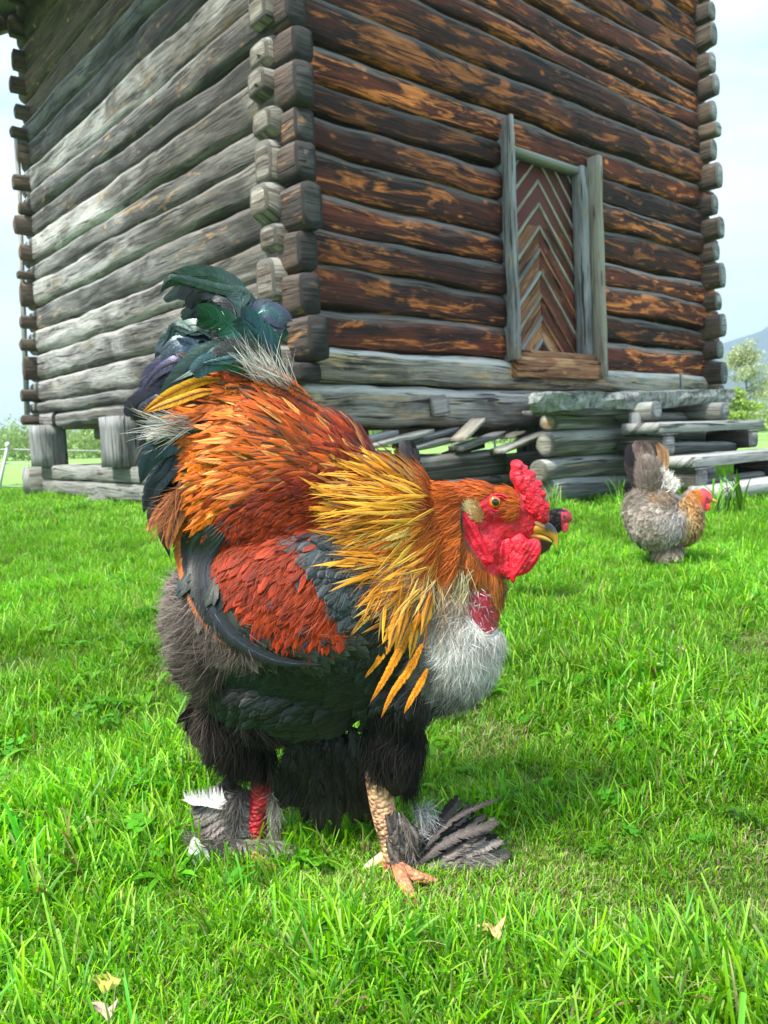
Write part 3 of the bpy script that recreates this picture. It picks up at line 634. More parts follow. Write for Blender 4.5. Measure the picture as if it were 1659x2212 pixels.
# ---------------------------------------------------------------- bird toolkit
class Bird:
    """a bird measured in photo pixels on an upright plane at distance Y; w is depth in the same pixels (negative = nearer)"""
    def __init__(s, Y, uc, vc):
        s.Y = Y; a = at_y(uc, vc, Y); s.k = np.linalg.norm(at_y(uc+10, vc, Y)-a)/10
    def R(s, u, v, w=0):
        u, v, w = np.broadcast_arrays(np.asarray(u, float), np.asarray(v, float), np.asarray(w, float))
        P = at_y(u, v, s.Y); P[..., 1] += w*s.k; return P
    def dirv(s, u, v, ang):
        """world direction of an image direction (degrees, 0 = right, 90 = up)"""
        a = np.radians(ang); return unit(s.R(u+np.cos(a)*4, v-np.sin(a)*4)-s.R(u, v))
def ico(sub=3):
    import bmesh
    bm = bmesh.new(); bmesh.ops.create_icosphere(bm, subdivisions=sub, radius=1)
    V = np.array([v.co[:] for v in bm.verts]); F = np.array([[v.index for v in f.verts] for f in bm.faces]); bm.free(); return V, F
ICO = ico(3)
def body_mesh(B, ells, voxel, smooth):
    Vs = []; Fs = []; n = 0
    for (u, v, w_, ru, rv, rw, rot) in ells:
        V, F = ICO; a = math.radians(rot); x = V[:, 0]*ru; y = V[:, 2]*rv
        uu = u+x*math.cos(a)+y*math.sin(a); vv = v-(x*math.sin(a)-y*math.cos(a))*1.0
        vv = v-x*math.sin(a)+y*math.cos(a)
        Vs.append(B.R(uu, vv, w_+V[:, 1]*rw)); Fs.append(F+n); n += len(V)
    me = mesh_data('body_source', np.concatenate(Vs), np.concatenate(Fs)); o = bpy.data.objects.new('body_source', me); COL.objects.link(o)
    m = o.modifiers.new('r', 'REMESH'); m.mode = 'VOXEL'; m.voxel_size = voxel*B.k
    m2 = o.modifiers.new('s', 'SMOOTH'); m2.factor = .5; m2.iterations = smooth
    dg = bpy.context.evaluated_depsgraph_get(); out = bpy.data.meshes.new_from_object(o.evaluated_get(dg)); bpy.data.objects.remove(o); bpy.data.meshes.remove(me)
    V = np.zeros(len(out.vertices)*3, np.float32); out.vertices.foreach_get('co', V); V = V.reshape(-1, 3).astype(float)
    F = np.array([p.vertices[:] for p in out.polygons if len(p.vertices) == 4]); bpy.data.meshes.remove(out)
    tree_ = BVHTree.FromPolygons(V.tolist(), F.tolist()); return V, F, tree_
def cast(tree_, u, v):
    """near surface point and normal below photo pixels"""
    D = rays(u, v); O = Vector((0, 0, CAMZ)); P = []; N = []; ok = []
    for d in D:
        h = tree_.ray_cast(O, Vector(d))
        if h[0] is None: P.append((0, 0, 0)); N.append((0, -1, 0)); ok.append(False)
        else:
            n = h[1]; n = -n if n.dot(Vector(d)) > 0 else n
            P.append(h[0][:]); N.append(n[:]); ok.append(True)
    return np.array(P), np.array(N), np.array(ok)
def surf_w(u, v, Bd=None, T=None):
    Bd = Bd or B; P, Nn, ok = cast(T or BT, np.atleast_1d(np.asarray(u, float)), np.atleast_1d(np.asarray(v, float)))
    return np.where(ok, (P[:, 1]-Bd.Y)/Bd.k, 999.)
def idw(u, v, cps, angular=False):
    """interpolate control values (u, v, value...) ; angular values in degrees"""
    c = np.array(cps, float); d = (u[:, None]-c[None, :, 0])**2+(v[:, None]-c[None, :, 1])**2+30; w_ = 1/d**1.6; w_ /= w_.sum(1, keepdims=True)
    if angular:
        a = np.radians(c[:, 2]); return np.degrees(np.arctan2(w_@np.sin(a), w_@np.cos(a)))
    return w_@c[:, 2]
PROF = {'lance': lambda s: np.clip(np.minimum(.35+s*2.6, 1)*(1-s**2.6)**.9, .0, 1),
        'round': lambda s: np.clip(np.minimum(.45+s*1.9, 1)*np.sqrt(np.clip(1-np.clip((s-.62)/.38, 0, 1)**2.2, 0, 1)), 0, 1),
        'long':  lambda s: np.clip(np.minimum(.22+s*3.2, 1)*(1-np.clip((s-.45)/.55, 0, 1)**1.7), .02, 1)}
def feathers(bag, P, T, Nn, L, W, lift, droop, side, prof, cc, ce, ct=None, stripe=.3, S_=6, A=5, var=.18, vee=.18, ragged=0.0):
    n = len(P); f = lambda q: np.broadcast_to(np.asarray(q, float), (n,)).copy()
    L, W, lift, droop, side = f(L), f(W), f(lift), f(droop), f(side)
    Nn = unit(Nn); T = unit(T-Nn*(T*Nn).sum(1, keepdims=True)); Bt = np.cross(Nn, T)
    s = np.linspace(0, 1, S_+1); a = np.linspace(-1, 1, A); th = lift[:, None]-droop[:, None]*s
    ds = (L/S_)[:, None]; ct_ = np.cumsum(np.cos(th)*ds, 1)-np.cos(th)*ds; cn = np.cumsum(np.sin(th)*ds, 1)-np.sin(th)*ds
    pos = P[:, None]+T[:, None]*ct_[..., None]+Nn[:, None]*cn[..., None]+Bt[:, None]*(side[:, None]*L[:, None]*s**2)[..., None]
    wd = PROF[prof](s)[None, :]*W[:, None]/2
    rg = 1+ragged*rng.normal(size=(n, S_+1, A))*np.abs(a)[None, None, :]
    V = pos[:, :, None]+Bt[:, None, None]*(wd[:, :, None]*a*rg)[..., None]-Nn[:, None, None]*(wd[:, :, None]*np.abs(a)**1.5*vee)[..., None]
    cc, ce = np.broadcast_to(cc, (n, 3)), np.broadcast_to(ce, (n, 3)); ct = ce if ct is None else np.broadcast_to(ct, (n, 3))
    st = np.clip((stripe*(1-s[:, None]**3)+.12-np.abs(a)[None])/.22, 0, 1)
    c = cc[:, None, None]*st[None, ..., None]+ce[:, None, None]*(1-st[None, ..., None])
    tw = np.clip((s-.72)/.28, 0, 1)[None, :, None, None]*(1-st[None, ..., None]*.6); c = c*(1-tw)+ct[:, None, None]*tw
    c = c*(1+var*rng.normal(size=(n, 1, 1, 1)))*(1+.06*rng.normal(size=(n, S_+1, A, 1))); c = np.clip(c, .001, 1)
    U = np.zeros((n, S_+1, A, 3)); U[..., 0] = a; U[..., 1] = s[None, :, None]*L[:, None, None]*100; U[..., 2] = rng.random((n, 1, 1))*40
    bag.add(V, grid_faces(n, S_+1, A), U, c)
def strands(bag, P, T, Nn, L, W, lift, droop, side, c0, c1, S_=4, var=.2):
    n = len(P); f = lambda q: np.broadcast_to(np.asarray(q, float), (n,)).copy()
    L, W, lift, droop, side = f(L), f(W), f(lift), f(droop), f(side)
    Nn = unit(Nn); T = unit(T-Nn*(T*Nn).sum(1, keepdims=True)); Bt = np.cross(Nn, T); s = np.linspace(0, 1, S_+1)
    th = lift[:, None]-droop[:, None]*s; ds = (L/S_)[:, None]
    pos = P[:, None]+T[:, None]*(np.cumsum(np.cos(th)*ds, 1)-np.cos(th)*ds)[..., None]+Nn[:, None]*(np.cumsum(np.sin(th)*ds, 1)-np.sin(th)*ds)[..., None]+Bt[:, None]*(side[:, None]*L[:, None]*s**1.6)[..., None]
    wd = (W[:, None]/2)*(1-.93*s)[None]
    ph = rng.random(n)*PI; wv = Bt*np.cos(ph)[:, None]+Nn*np.sin(ph)[:, None]*.6
    V = np.stack([pos-wv[:, None]*wd[..., None], pos+wv[:, None]*wd[..., None]], 2)
    c0, c1 = np.broadcast_to(c0, (n, 3)), np.broadcast_to(c1, (n, 3))
    c = c0[:, None, None]*(1-s)[None, :, None, None]+c1[:, None, None]*s[None, :, None, None]
    c = np.clip(c*(1+var*rng.normal(size=(n, 1, 1, 1))), .001, 1)*np.ones((n, S_+1, 2, 1))
    U = np.zeros((n, S_+1, 2, 3)); U[..., 2] = rng.random((n, 1, 1))*40
    bag.add(V, grid_faces(n, S_+1, 2), U, c)
def both(fn, P, T, Nn, Ym, far=True):
    fn(P, T, Nn)
    if far:
        m = np.array([1, -1, 1.0]); P2 = P*m; P2[:, 1] += 2*Ym; fn(P2, T*m, Nn*m)

def feather_mat(name, rough=.5, spec=.35, barb=1.0, sheen=.25, irid=None, metal=0.0):
    m, t, b, o = mat(name); g = NT(t)
    uv = g.attr('uvp').outputs['Vector']; sp = g.n('ShaderNodeSeparateXYZ'); g.l(uv, sp.inputs[0])
    au = g.math('ABSOLUTE', sp.outputs[0])
    bl = g.math('SUBTRACT', sp.outputs[1], g.math('MULTIPLY', au, .55))           # barbs slant towards the tip
    cb = g.n('ShaderNodeCombineXYZ'); g.l(g.math('MULTIPLY', bl, 9.0), cb.inputs[0]); g.l(g.math('MULTIPLY', sp.outputs[0], .7), cb.inputs[1]); g.l(sp.outputs[2], cb.inputs[2])
    n = g.noise(cb.outputs[0], 1.0, 3, .7)
    col = g.mix(g.ramp(n, [(.3, 0.0), (.7, 1.0)]), g.mix(1.0, g.attr('Col').outputs['Color'], (.60, .58, .56), 'MULTIPLY'), g.mix(1.0, g.attr('Col').outputs['Color'], (1.28, 1.25, 1.2), 'MULTIPLY'))
    rach = g.ramp(au, [(.03, 1.0), (.07, 0.0)])
    if irid is not None:
        lw = g.n('ShaderNodeLayerWeight'); lw.inputs[0].default_value = .45
        col = g.mix(g.ramp(lw.outputs['Facing'], [(.25, 0.0), (.95, .75)]), col, irid)
    g.l(col, b.inputs['Base Color']); b.inputs['Roughness'].default_value = rough; b.inputs['Specular IOR Level'].default_value = spec
    b.inputs['Metallic'].default_value = metal
    b.inputs['Sheen Weight'].default_value = sheen; b.inputs['Sheen Roughness'].default_value = .4
    h = g.math('ADD', n, g.math('MULTIPLY', rach, 1.2)); g.bump(h, b, .55*barb, .0012)
    return m
M['feather'] = feather_mat('feather_vane', .5, .25, 1.0, .04)
M['feather_gloss'] = feather_mat('glossy_tail_feather', .30, .55, .8, .05, irid=(.15, .20, .21), metal=.55)
M['feather_black'] = feather_mat('black_green_feather', .42, .4, .9, .05, irid=(.02, .05, .055))
M['down'] = feather_mat('downy_barbs', .75, .15, .3, .12)

# ---------------------------------------------------------------- the rooster
YB = 0.86
B = Bird(YB, 750, 1250)
base = at_z(730, 1890)
rooster = empty('rooster', (base[0], YB, 0), 'big rooster with golden neck, rust orange back, green black tail and red comb, in front', 'rooster')
ELL = [(690,1310,0,300,225,165,-6),(940,1380,0,140,150,115,0),(590,1050,0,190,215,120,22),(500,960,0,120,150,70,0),(700,1010,0,150,110,90,-42),(800,1120,0,150,130,110,-25),
       (482,1350,0,104,160,110,8),(640,1470,0,190,120,115,0),(850,1470,-10,120,90,100,0),(500,1560,25,78,110,60,10),(852,1580,-35,56,125,50,0),(535,1640,30,46,60,40,0),
       (880,1190,0,110,125,85,0),(960,1230,0,110,120,72,0),(1000,1330,0,78,120,78,0),(970,1130,0,90,88,56,0),(1030,1090,0,72,50,42,-8),
       (1085,1098,0,68,46,35,0),(1100,1135,0,62,40,27,0),(1040,1180,0,52,70,40,0),(1045,1260,0,44,80,42,0),(1148,1110,0,30,26,20,0),(560,860,0,60,90,40,20)]
BV, BF, BT = body_mesh(B, ELL, 3.6, 14)
Z = {}   # plumage zones as seen from the side
Z['saddle'] = [(598,765),(500,800),(395,835),(345,905),(330,1010),(330,1090),(360,1160),(430,1130),(520,1075),(640,1040),(740,1020),(830,1010),(770,915),(700,820),(640,775)]
Z['shoulder'] = [(470,1130),(560,1060),(700,1030),(830,1020),(820,1120),(720,1160),(650,1160),(700,1250),(745,1345),(700,1375),(620,1372),(555,1330),(500,1260),(465,1190)]
Z['coverts'] = [(630,1150),(720,1150),(800,1170),(830,1260),(800,1330),(745,1345),(705,1250),(660,1190)]
Z['bow'] = [(395,1150),(465,1100),(475,1190),(500,1260),(555,1330),(620,1370),(740,1365),(730,1385),(640,1400),(560,1370),(480,1310),(430,1250),(400,1200)]
Z['flank'] = [(470,1410),(560,1380),(650,1395),(745,1360),(800,1310),(870,1330),(930,1400),(960,1500),(1010,1530),(920,1560),(780,1590),(610,1600),(480,1570),(465,1480)]
Z['fluff'] = [(345,1200),(400,1190),(430,1255),(500,1330),(570,1385),(500,1420),(470,1480),(470,1600),(430,1560),(360,1470),(335,1380),(350,1290)]
Z['hackle'] = [(900,1035),(965,1070),(950,1150),(960,1220),(920,1290),(880,1320),(830,1270),(800,1190),(735,1110),(745,1050),(840,1018)]
Z['head'] = [(905,1070),(960,1040),(1040,1022),(1105,1040),(1125,1090),(1120,1120),(1075,1062),(1030,1085),(1000,1080),(993,1130),(1005,1180),(1040,1230),(1075,1245),(1100,1270),(1085,1290),(1015,1240),(960,1240),(915,1200),(890,1130)]
Z['face'] = [(1075,1060),(1110,1052),(1128,1090),(1145,1085),(1190,1110),(1160,1165),(1140,1200),(1060,1250),(1040,1215),(1005,1165),(998,1110),(1035,1080)]
Z['raw'] = [(1015,1262),(1080,1262),(1095,1310),(1085,1345),(1050,1385),(1010,1345),(995,1310)]
Z['chest'] = [(900,1240),(1010,1235),(1020,1262),(1000,1320),(1050,1382),(1095,1320),(1092,1400),(1080,1465),(1020,1530),(960,1500),(925,1400),(900,1330)]
zc = dict(saddle=lin(120,45,15), shoulder=lin(120,28,8), coverts=lin(38,48,52), bow=lin(16,20,20), flank=lin(18,22,22), fluff=lin(88,80,78), hackle=lin(70,56,40), head=lin(150,72,22), face=lin(196,16,40), raw=lin(165,28,48), chest=lin(200,195,190))
def zone_cols(V, B, names, zc, default):
    q = V.copy(); far = q[:, 1] > B.Y; q[far, 1] = 2*B.Y-q[far, 1]; u, v = proj(q)
    C = np.tile(default, (len(V), 1)).astype(float); sk = np.zeros(len(V))
    for z in names:
        i = in_poly(u, v, Z[z]); C[i] = zc[z]
        if z in ('face', 'raw'): sk[i] = 1
        elif z != 'chest': sk[i] = 0
    return C, sk, u, v
order = ['saddle','fluff','flank','bow','shoulder','coverts','chest','hackle','head','raw','face']
C, sk, uu, vv = zone_cols(BV, B, order, zc, lin(20, 19, 19)); q_ = (uu > 1000) & (vv < 1285) & (C.max(1) < .02); C[q_] = lin(120, 60, 24)
# bare skin is pebbled and folded
nrmv = np.zeros_like(BV); fn = np.cross(BV[BF[:, 1]]-BV[BF[:, 0]], BV[BF[:, 3]]-BV[BF[:, 0]])
for q in range(4): np.add.at(nrmv, BF[:, q], fn)
nrmv = unit(nrmv)
for i in np.where(sk > 0)[0]:
    p = Vector(BV[i]); a = noise.noise(p*150)*.7+noise.noise(p*420)*.45
    fold = math.sin(vv[i]*.32+uu[i]*.12+6*noise.noise(p*60))*.35
    BV[i] += nrmv[i]*(a+fold)*.0007
    C[i] = C[i]*(1+.35*a+.12*fold)  # shade of the crevices painted into the skin colour, following the relief
C[sk > 0] = np.clip(C[sk > 0], .002, 1)
ms, t, b, o = mat('bird_skin'); g = NT(t); at = g.attr('Col'); skn = g.attr('uvp')
s3 = g.n('ShaderNodeSeparateXYZ'); g.l(skn.outputs['Vector'], s3.inputs[0]); tc = g.n('ShaderNodeTexCoord').outputs['Object']
vr = g.n('ShaderNodeTexVoronoi'); vr.inputs['Scale'].default_value = 520; g.l(tc, vr.inputs['Vector'])
n1 = g.noise(tc, 160, 5, .65, .8)
g.l(g.mix(g.math('MULTIPLY', s3.outputs[0], g.ramp(n1, [(.5, 0.0), (.8, .35)])), at.outputs['Color'], (.95, .22, .28)), b.inputs['Base Color'])
b.inputs['Roughness'].default_value = .48; b.inputs['Specular IOR Level'].default_value = .45
g.l(g.math('MULTIPLY', s3.outputs[0], .12), b.inputs['Subsurface Weight']); b.inputs['Subsurface Radius'].default_value = (.004, .001, .001); b.inputs['Subsurface Scale'].default_value = 1.0
g.bump(g.math('ADD', n1, g.math('MULTIPLY', vr.outputs['Distance'], -.5)), b, .7, .0014)
M['skin'] = ms
uvb = np.zeros((len(BV), 3)); uvb[:, 0] = sk
mk('body', BV, BF, rooster, uv=uvb, col=C, mats=M['skin'])

FLOW = [(1090,1040,170),(1040,1035,178),(960,1050,190),(930,1120,190),(900,1060,168),(860,1030,160),(780,1040,172),(700,1080,186),(950,1180,205),(980,1240,235),(930,1290,232),(880,1260,212),(820,1200,200),(760,1140,190),
        (900,1350,235),(850,1400,238),(1040,1200,240),(1060,1250,262),(1095,1275,275),(1000,1140,215),
        (800,960,140),(740,890,140),(690,830,140),(640,790,150),(700,950,150),(620,880,160),(560,820,172),(480,840,188),(400,860,200),(600,960,172),(500,930,188),(400,950,200),
        (640,1040,185),(520,1030,200),(420,1030,218),(350,1050,245),(450,1100,228),(380,1120,250),(350,1160,262),
        (700,1110,205),(600,1120,222),(520,1140,232),(480,1200,250),(600,1220,238),(680,1220,232),(700,1320,228),(620,1320,225),(540,1280,235),(440,1180,265),(460,1260,290),(520,1330,310),(600,1375,335),(700,1380,350),
        (740,1220,235),(790,1270,240),(560,1440,200),(700,1440,195),(800,1400,200),(850,1500,205),(650,1540,200),(930,1480,230),(1000,1500,250),
        (400,1260,175),(380,1330,195),(420,1420,215),(450,1500,225),(500,1400,205),(470,1560,250),(1060,1400,265),(1000,1420,255),(1070,1470,250),(960,1400,240)]
def clump(u, v): return np.array([noise.noise(Vector((a*.045, b_*.045, 2)))+.6*noise.noise(Vector((a*.11, b_*.11, 6))) for a, b_ in zip(u, v)])
def zone(z, n, fn, jit=9, off=.0015, far=True, poly=None, grow=None):
    p = pts_in(poly or Z[z], n); P, Nn, ok = cast(BT, p[:, 0], p[:, 1]); p, P, Nn = p[ok], P[ok], Nn[ok]
    ang = idw(p[:, 0], p[:, 1], FLOW, True)+rng.normal(size=len(p))*jit*.7+clump(p[:, 0], p[:, 1])*jit*2.2
    T = B.dirv(p[:, 0], p[:, 1], ang); P = P+Nn*off
    both(lambda a, b_, c: fn(a, b_, c, p[:, 0], p[:, 1]), P, T, Nn, YB, far)
K = B.k
def R1(n, a, b): return a+(b-a)*rng.random(n)
def mixc(f, a, b): f = np.asarray(f)[:, None]; return np.asarray(a)*(1-f)+np.asarray(b)*f
PL = {k: Bag() for k in ('flank_plumage','saddle_plumage','shoulder_plumage','wing_coverts','hackle_plumage','head_plumage','breast_down','rear_fluff','thigh_plumage')}

# flank: black green scale feathers
def f_flank(P, T, Nn, u, v):
    n = len(P); g_ = rng.random(n); c = mixc(g_**1.5, lin(8,9,10), lin(20,34,35)); feathers(PL['flank_plumage'], P, T, Nn, R1(n, 40, 62)*K, R1(n, 24, 34)*K, .16, .22, 0, 'round', c*.5, c, c*1.5, .1, 5, 5, .25, .3, .04)
zone('flank', 950, f_flank, 10)
def f_fl2(P, T, Nn, u, v):
    n = len(P); strands(PL['flank_plumage'], P, T, Nn, R1(n, 20, 50)*K, 1.1*K, R1(n, .2, .5), .3, R1(n, -.2, .2), lin(20,22,24), lin(44,50,52))
zone('flank', 900, f_fl2, 22)
# rear fluff
def f_fluff(P, T, Nn, u, v):
    n = len(P); f = np.clip((v-1220)/330+rng.normal(size=n)*.22, 0, 1); f = np.clip(f+.45*np.clip((u-385)/60, 0, 1), 0, 1); c = mixc(f, lin(160,146,142), lin(62,53,49)); c2 = mixc(rng.random(n)*.6, c, lin(140,126,120))
    strands(PL['rear_fluff'], P, T, Nn, R1(n, 34, 85)*K, R1(n, 1.0, 2.4)*K, R1(n, .15, .6), R1(n, .2, .9), R1(n, -.35, .35), c*.8, c2, 5, .25)
zone('fluff', 13000, f_fluff, 22)
def f_fluff2(P, T, Nn, u, v):
    n = len(P); f = np.clip((v-1230)/300+rng.normal(size=n)*.2, 0, 1); c = mixc(f, lin(104,94,90), lin(50,43,40))
    feathers(PL['rear_fluff'], P, T, Nn, R1(n, 50, 90)*K, R1(n, 22, 36)*K, .12, .25, R1(n, -.1, .1), 'round', c*.8, c, c*1.3, .1, 5, 5, .2, .2, .25)
zone('fluff', 420, f_fluff2, 14)
# saddle
def f_saddle(P, T, Nn, u, v):
    n = len(P); back = np.clip((u-560)/200+(-(v-900))/900+rng.normal(size=n)*.12, 0, 1)
    e = mixc(back, lin(212,104,18), lin(120,34,24)); e = mixc(np.clip((480-u)/130, 0, 1)*(rng.random(n) < .5), e, lin(244,168,40))
    dk = (rng.random(n) < .30+.5*np.clip((885-v)/60, 0, 1)*np.clip((700-u)/80, 0, 1))[:, None]; c = np.where(dk, lin(36,38,30), e*.7); e = mixc(.5*rng.random(n), e, lin(172,62,16)); e = mixc((rng.random(n) < .10)*.8, e, lin(44,52,42)); e = mixc((rng.random(n) < .12)*.7, e, lin(246,170,90))
    L = R1(n, 60, 105)*K*(1-.35*back); feathers(PL['saddle_plumage'], P, T, Nn, L, R1(n, 9, 17)*K, R1(n, .08, .24), R1(n, .12, .4), R1(n, -.10, .02), 'long', c, e, e*1.25, .28, 7, 5, .26, .2, .12)
zone('saddle', 1500, f_saddle, 13)
def f_sad2(P, T, Nn, u, v):
    n = len(P); back = np.clip((u-580)/180, 0, 1); c = mixc(back, lin(220,124,44), lin(176,92,90)); c = mixc(rng.random(n)*.5, c, lin(150,60,30))
    strands(PL['saddle_plumage'], P, T, Nn, R1(n, 24, 52)*K, R1(n, .8, 1.5)*K, R1(n, .12, .4), .3, R1(n, -.15, .15), c*.5, c, 4, .25)
zone('saddle', 8000, f_sad2, 18)
# shoulder
def f_sh(P, T, Nn, u, v):
    n = len(P); f = rng.random(n); top = np.clip((1130-v)/110, 0, 1); e = mixc(f, lin(158,50,12), lin(98,24,8)); e = mixc(top*.7, e, lin(92,24,18))
    drk = (rng.random(n) < .07+.4*np.clip((1160-v)/120, 0, 1)*np.clip((600-u)/120, 0, 1))[:, None]; e = np.where(drk, lin(34,38,48), e)
    feathers(PL['shoulder_plumage'], P, T, Nn, R1(n, 42, 70)*K, R1(n, 9, 18)*K, R1(n, .1, .22), .25, R1(n, -.08, .08), 'round', e*.75, e, e*1.15, .12, 5, 5, .2, .2, .16)
zone('shoulder', 1900, f_sh, 11, .004)
def f_sh2(P, T, Nn, u, v):
    n = len(P); c = mixc(rng.random(n), lin(168,52,12), lin(190,80,28)); strands(PL['shoulder_plumage'], P, T, Nn, R1(n, 22, 52)*K, R1(n, .9, 1.7)*K, R1(n, .12, .42), .35, R1(n, -.2, .2), c*.55, c, 4, .25)
zone('shoulder', 9000, f_sh2, 15, .005)
# slate coverts
def f_cov(P, T, Nn, u, v):
    n = len(P); e = mixc(rng.random(n), lin(24,33,38), lin(46,60,66)); feathers(PL['wing_coverts'], P, T, Nn, R1(n, 32, 46)*K, R1(n, 22, 31)*K, .2, .32, 0, 'round', e*.6, e, e*.5, .08, 5, 5, .18, .3, .04)
zone('coverts', 240, f_cov, 9, .006)
# wing edge: individual long dark quill feathers sweeping under the red shoulder
def quill(name, pts, w, width, c_edge, c_mid, parent, m='feather_black', label=None, S_=18, A=9, face=None, notch=.03, prof='round', stripe=.0, halves=None, hug=None, lift=0.0):
    q = catmull(np.array(pts, float), S_+1); ww = np.interp(np.linspace(0, 1, S_+1), np.linspace(0, 1, len(w)), w) if np.ndim(w) else np.full(S_+1, w)
    if hug is not None:
        sw = surf_w(q[:, 0], q[:, 1])
        for i_ in range(1, len(sw)):
            if sw[i_] > 900: sw[i_] = sw[i_-1]
        if sw[0] > 900: sw[:] = np.where(sw > 900, 0, sw)
        hug = hug*(1+lift*np.linspace(0, 1, len(sw)));  k5 = np.array([.25, .5, .25]); m5 = np.minimum(ww, sw-hug); m5 = np.convolve(np.pad(m5, 1, 'edge'), k5, 'valid'); ww = np.convolve(np.pad(m5, 1, 'edge'), k5, 'valid')
    P = B.R(q[:, 0], q[:, 1], ww); T = unit(np.gradient(P, axis=0)); F_ = np.tile([0, -1.0, .1] if face is None else face, (S_+1, 1))
    Bt = unit(np.cross(F_, T)); Nn = np.cross(T, Bt); sp = np.linspace(0, 1, S_+1); seg = np.linalg.norm(np.diff(P, axis=0), axis=1).sum()
    nb = max(9, int(seg/K/1.7)); at = lambda X, s: np.stack([np.interp(s, sp, X[:, i]) for i in range(3)], -1); VV = []; CC_ = []; UU = []
    ce, cm = np.array(c_edge), np.array(c_mid)
    for sg in (-1, 1):
        s0 = np.linspace(.015, .985, nb); off = np.zeros(nb); cur = 0.0
        for i in range(nb):
            if rng.random() < .05+.5*notch: cur = rng.normal()*(.05+.45*notch)
            off[i] = cur+rng.normal()*.015
        hw = PROF[prof](np.clip(s0+.02, 0, 1))*width*K/2*(1+.4*notch*rng.normal(size=nb)); reach = hw*(.75+off*1.5+.4*s0); tt = np.linspace(0, 1, 4)
        sb = np.clip(s0[:, None]+(reach[:, None]*(tt**1.4)[None])/seg, 0, 1.0); Pb = at(P, sb); Tb = unit(at(T, sb)); Bb = unit(at(Bt, sb)); Nb = unit(at(Nn, sb))
        over = np.clip(s0[:, None]+(reach[:, None]*(tt**1.4)[None])/seg-1, 0, 1)*seg
        cen = Pb+Tb*over[..., None]+Bb*(sg*hw[:, None]*(tt**.85)[None]*(1-.25*off[:, None]))[..., None]-Nb*((hw[:, None]*(tt**1.7)[None])*.13)[..., None]+Nb*(rng.normal(size=(nb, 1, 1))*.00012)
        gap = seg/nb*(1.0-.45*tt)*1.15; d = unit(Tb-Bb*sg*.35)
        VV.append(np.stack([cen-d*gap[None, :, None]/1.35, cen+d*gap[None, :, None]/1.35], 2))
        st = np.clip((.55-tt)/.55, 0, 1)[None, :, None]; c = (cm*st+ce*(1-st))*np.ones((nb, 1, 1))
        if halves is not None and sg < 0: c = np.array(halves)*np.ones_like(c)
        hl = (.72+.5*np.sin(s0*PI*.9+.3)**2)[:, None, None]; c = c*hl*(1+.16*rng.normal(size=(nb, 1, 1)))*(1-.3*np.clip((s0-.8)/.2, 0, 1))[:, None, None]
        CC_.append(np.repeat(c[:, :, None], 2, 2)); u_ = np.zeros((nb, 4, 2, 3)); u_[..., 0] = sg*tt[None, :, None]; u_[..., 1] = (s0*seg*100)[:, None, None]; u_[..., 2] = rng.random()*40; UU.append(u_)
    V = np.concatenate(VV).reshape(-1, 3); F = grid_faces(2*nb, 4, 2)
    Vr, Fr, Ur, Cr = tube(P[:S_], np.linspace(1.0, .25, S_)*K*(1 if width > 20 else .6), 4); Ur = Ur*0; Ur[:, 0] = .5
    rc = np.clip(cm*1.1+.008, 0, 1)
    return mk(name, np.vstack([V, Vr]), np.vstack([F, Fr+len(V)]), parent, uv=np.vstack([np.concatenate(UU).reshape(-1, 3), Ur]), col=np.clip(np.vstack([np.concatenate(CC_).reshape(-1, 3), np.tile(rc, (len(Vr), 1))]), .001, 1), mats=M[m], label=label)
wd0 = -150
for k in range(9):
    f = k/8; pts = [(470+40*f, 1110+30*f), (408+62*f, 1150+60*f), (425+85*f, 1235+75*f), (490+120*f, 1330+42*f), (600+120*f, 1392-8*f)]
    quill('wing_feather', pts, [-60, -60, -60, -60, -60], 33, hug=3+2.2*k, c_edge= lin(16,20,19), c_mid=lin(46,60,50) if k % 2 else lin(30,36,50), parent=rooster, prof='long', notch=.09, halves=lin(170,88,26) if k in (0, 1) else None)
def f_bow(P, T, Nn, u, v):
    n = len(P); e = mixc(rng.random(n), lin(14,18,18), lin(36,46,34)); feathers(PL['wing_coverts'], P, T, Nn, R1(n, 50, 80)*K, R1(n, 20, 32)*K, .12, .25, .05, 'round', e*.7, e, e, .1, 5, 5, .2, .25, .05)
zone('bow', 330, f_bow, 7, .006)
# hackle: long golden pointed feathers with a dark centre, several overlapping tiers
def f_hack(P, T, Nn, u, v):
    q = rng.random(len(P)) > .55*np.clip((v-1150)/70, 0, 1); P, T, Nn, u, v = P[q], T[q], Nn[q], u[q], v[q]; n = len(P); d = np.hypot(u-1000, v-1090); f = np.clip((d-60)/150+rng.normal(size=n)*.15, 0, 1); f = np.clip((960-u)/80+rng.normal(size=n)*.2, 0, 1); e = mixc(f, lin(196,84,20), lin(236,156,36)); e = mixc((rng.random(n) < .22)*.75, e, lin(120,66,24))
    e = mixc((rng.random(n) < .10)*.7, e, lin(240,205,120)); dk = (rng.random(n) < .62)[:, None]; c = np.where(dk, lin(30,26,20), e*.8); e = mixc((rng.random(n) < .12)*.8, e, lin(60,48,34))
    low = np.clip((v-1180)/120, 0, 1); L = (56+62*np.clip((d-30)/190, 0, 1)+38*rng.random(n)-34*low)*K
    feathers(PL['hackle_plumage'], P, T, Nn, L, R1(n, 6, 11)*K, R1(n, .10, .30), R1(n, .2, .5), R1(n, -.14, .14), 'long', c, e, mixc(.45+0*e[:, 0], e, lin(252,200,80)), .34, 8, 5, .24, .2, .14)
zone('hackle', 260, f_hack, 13, .004)
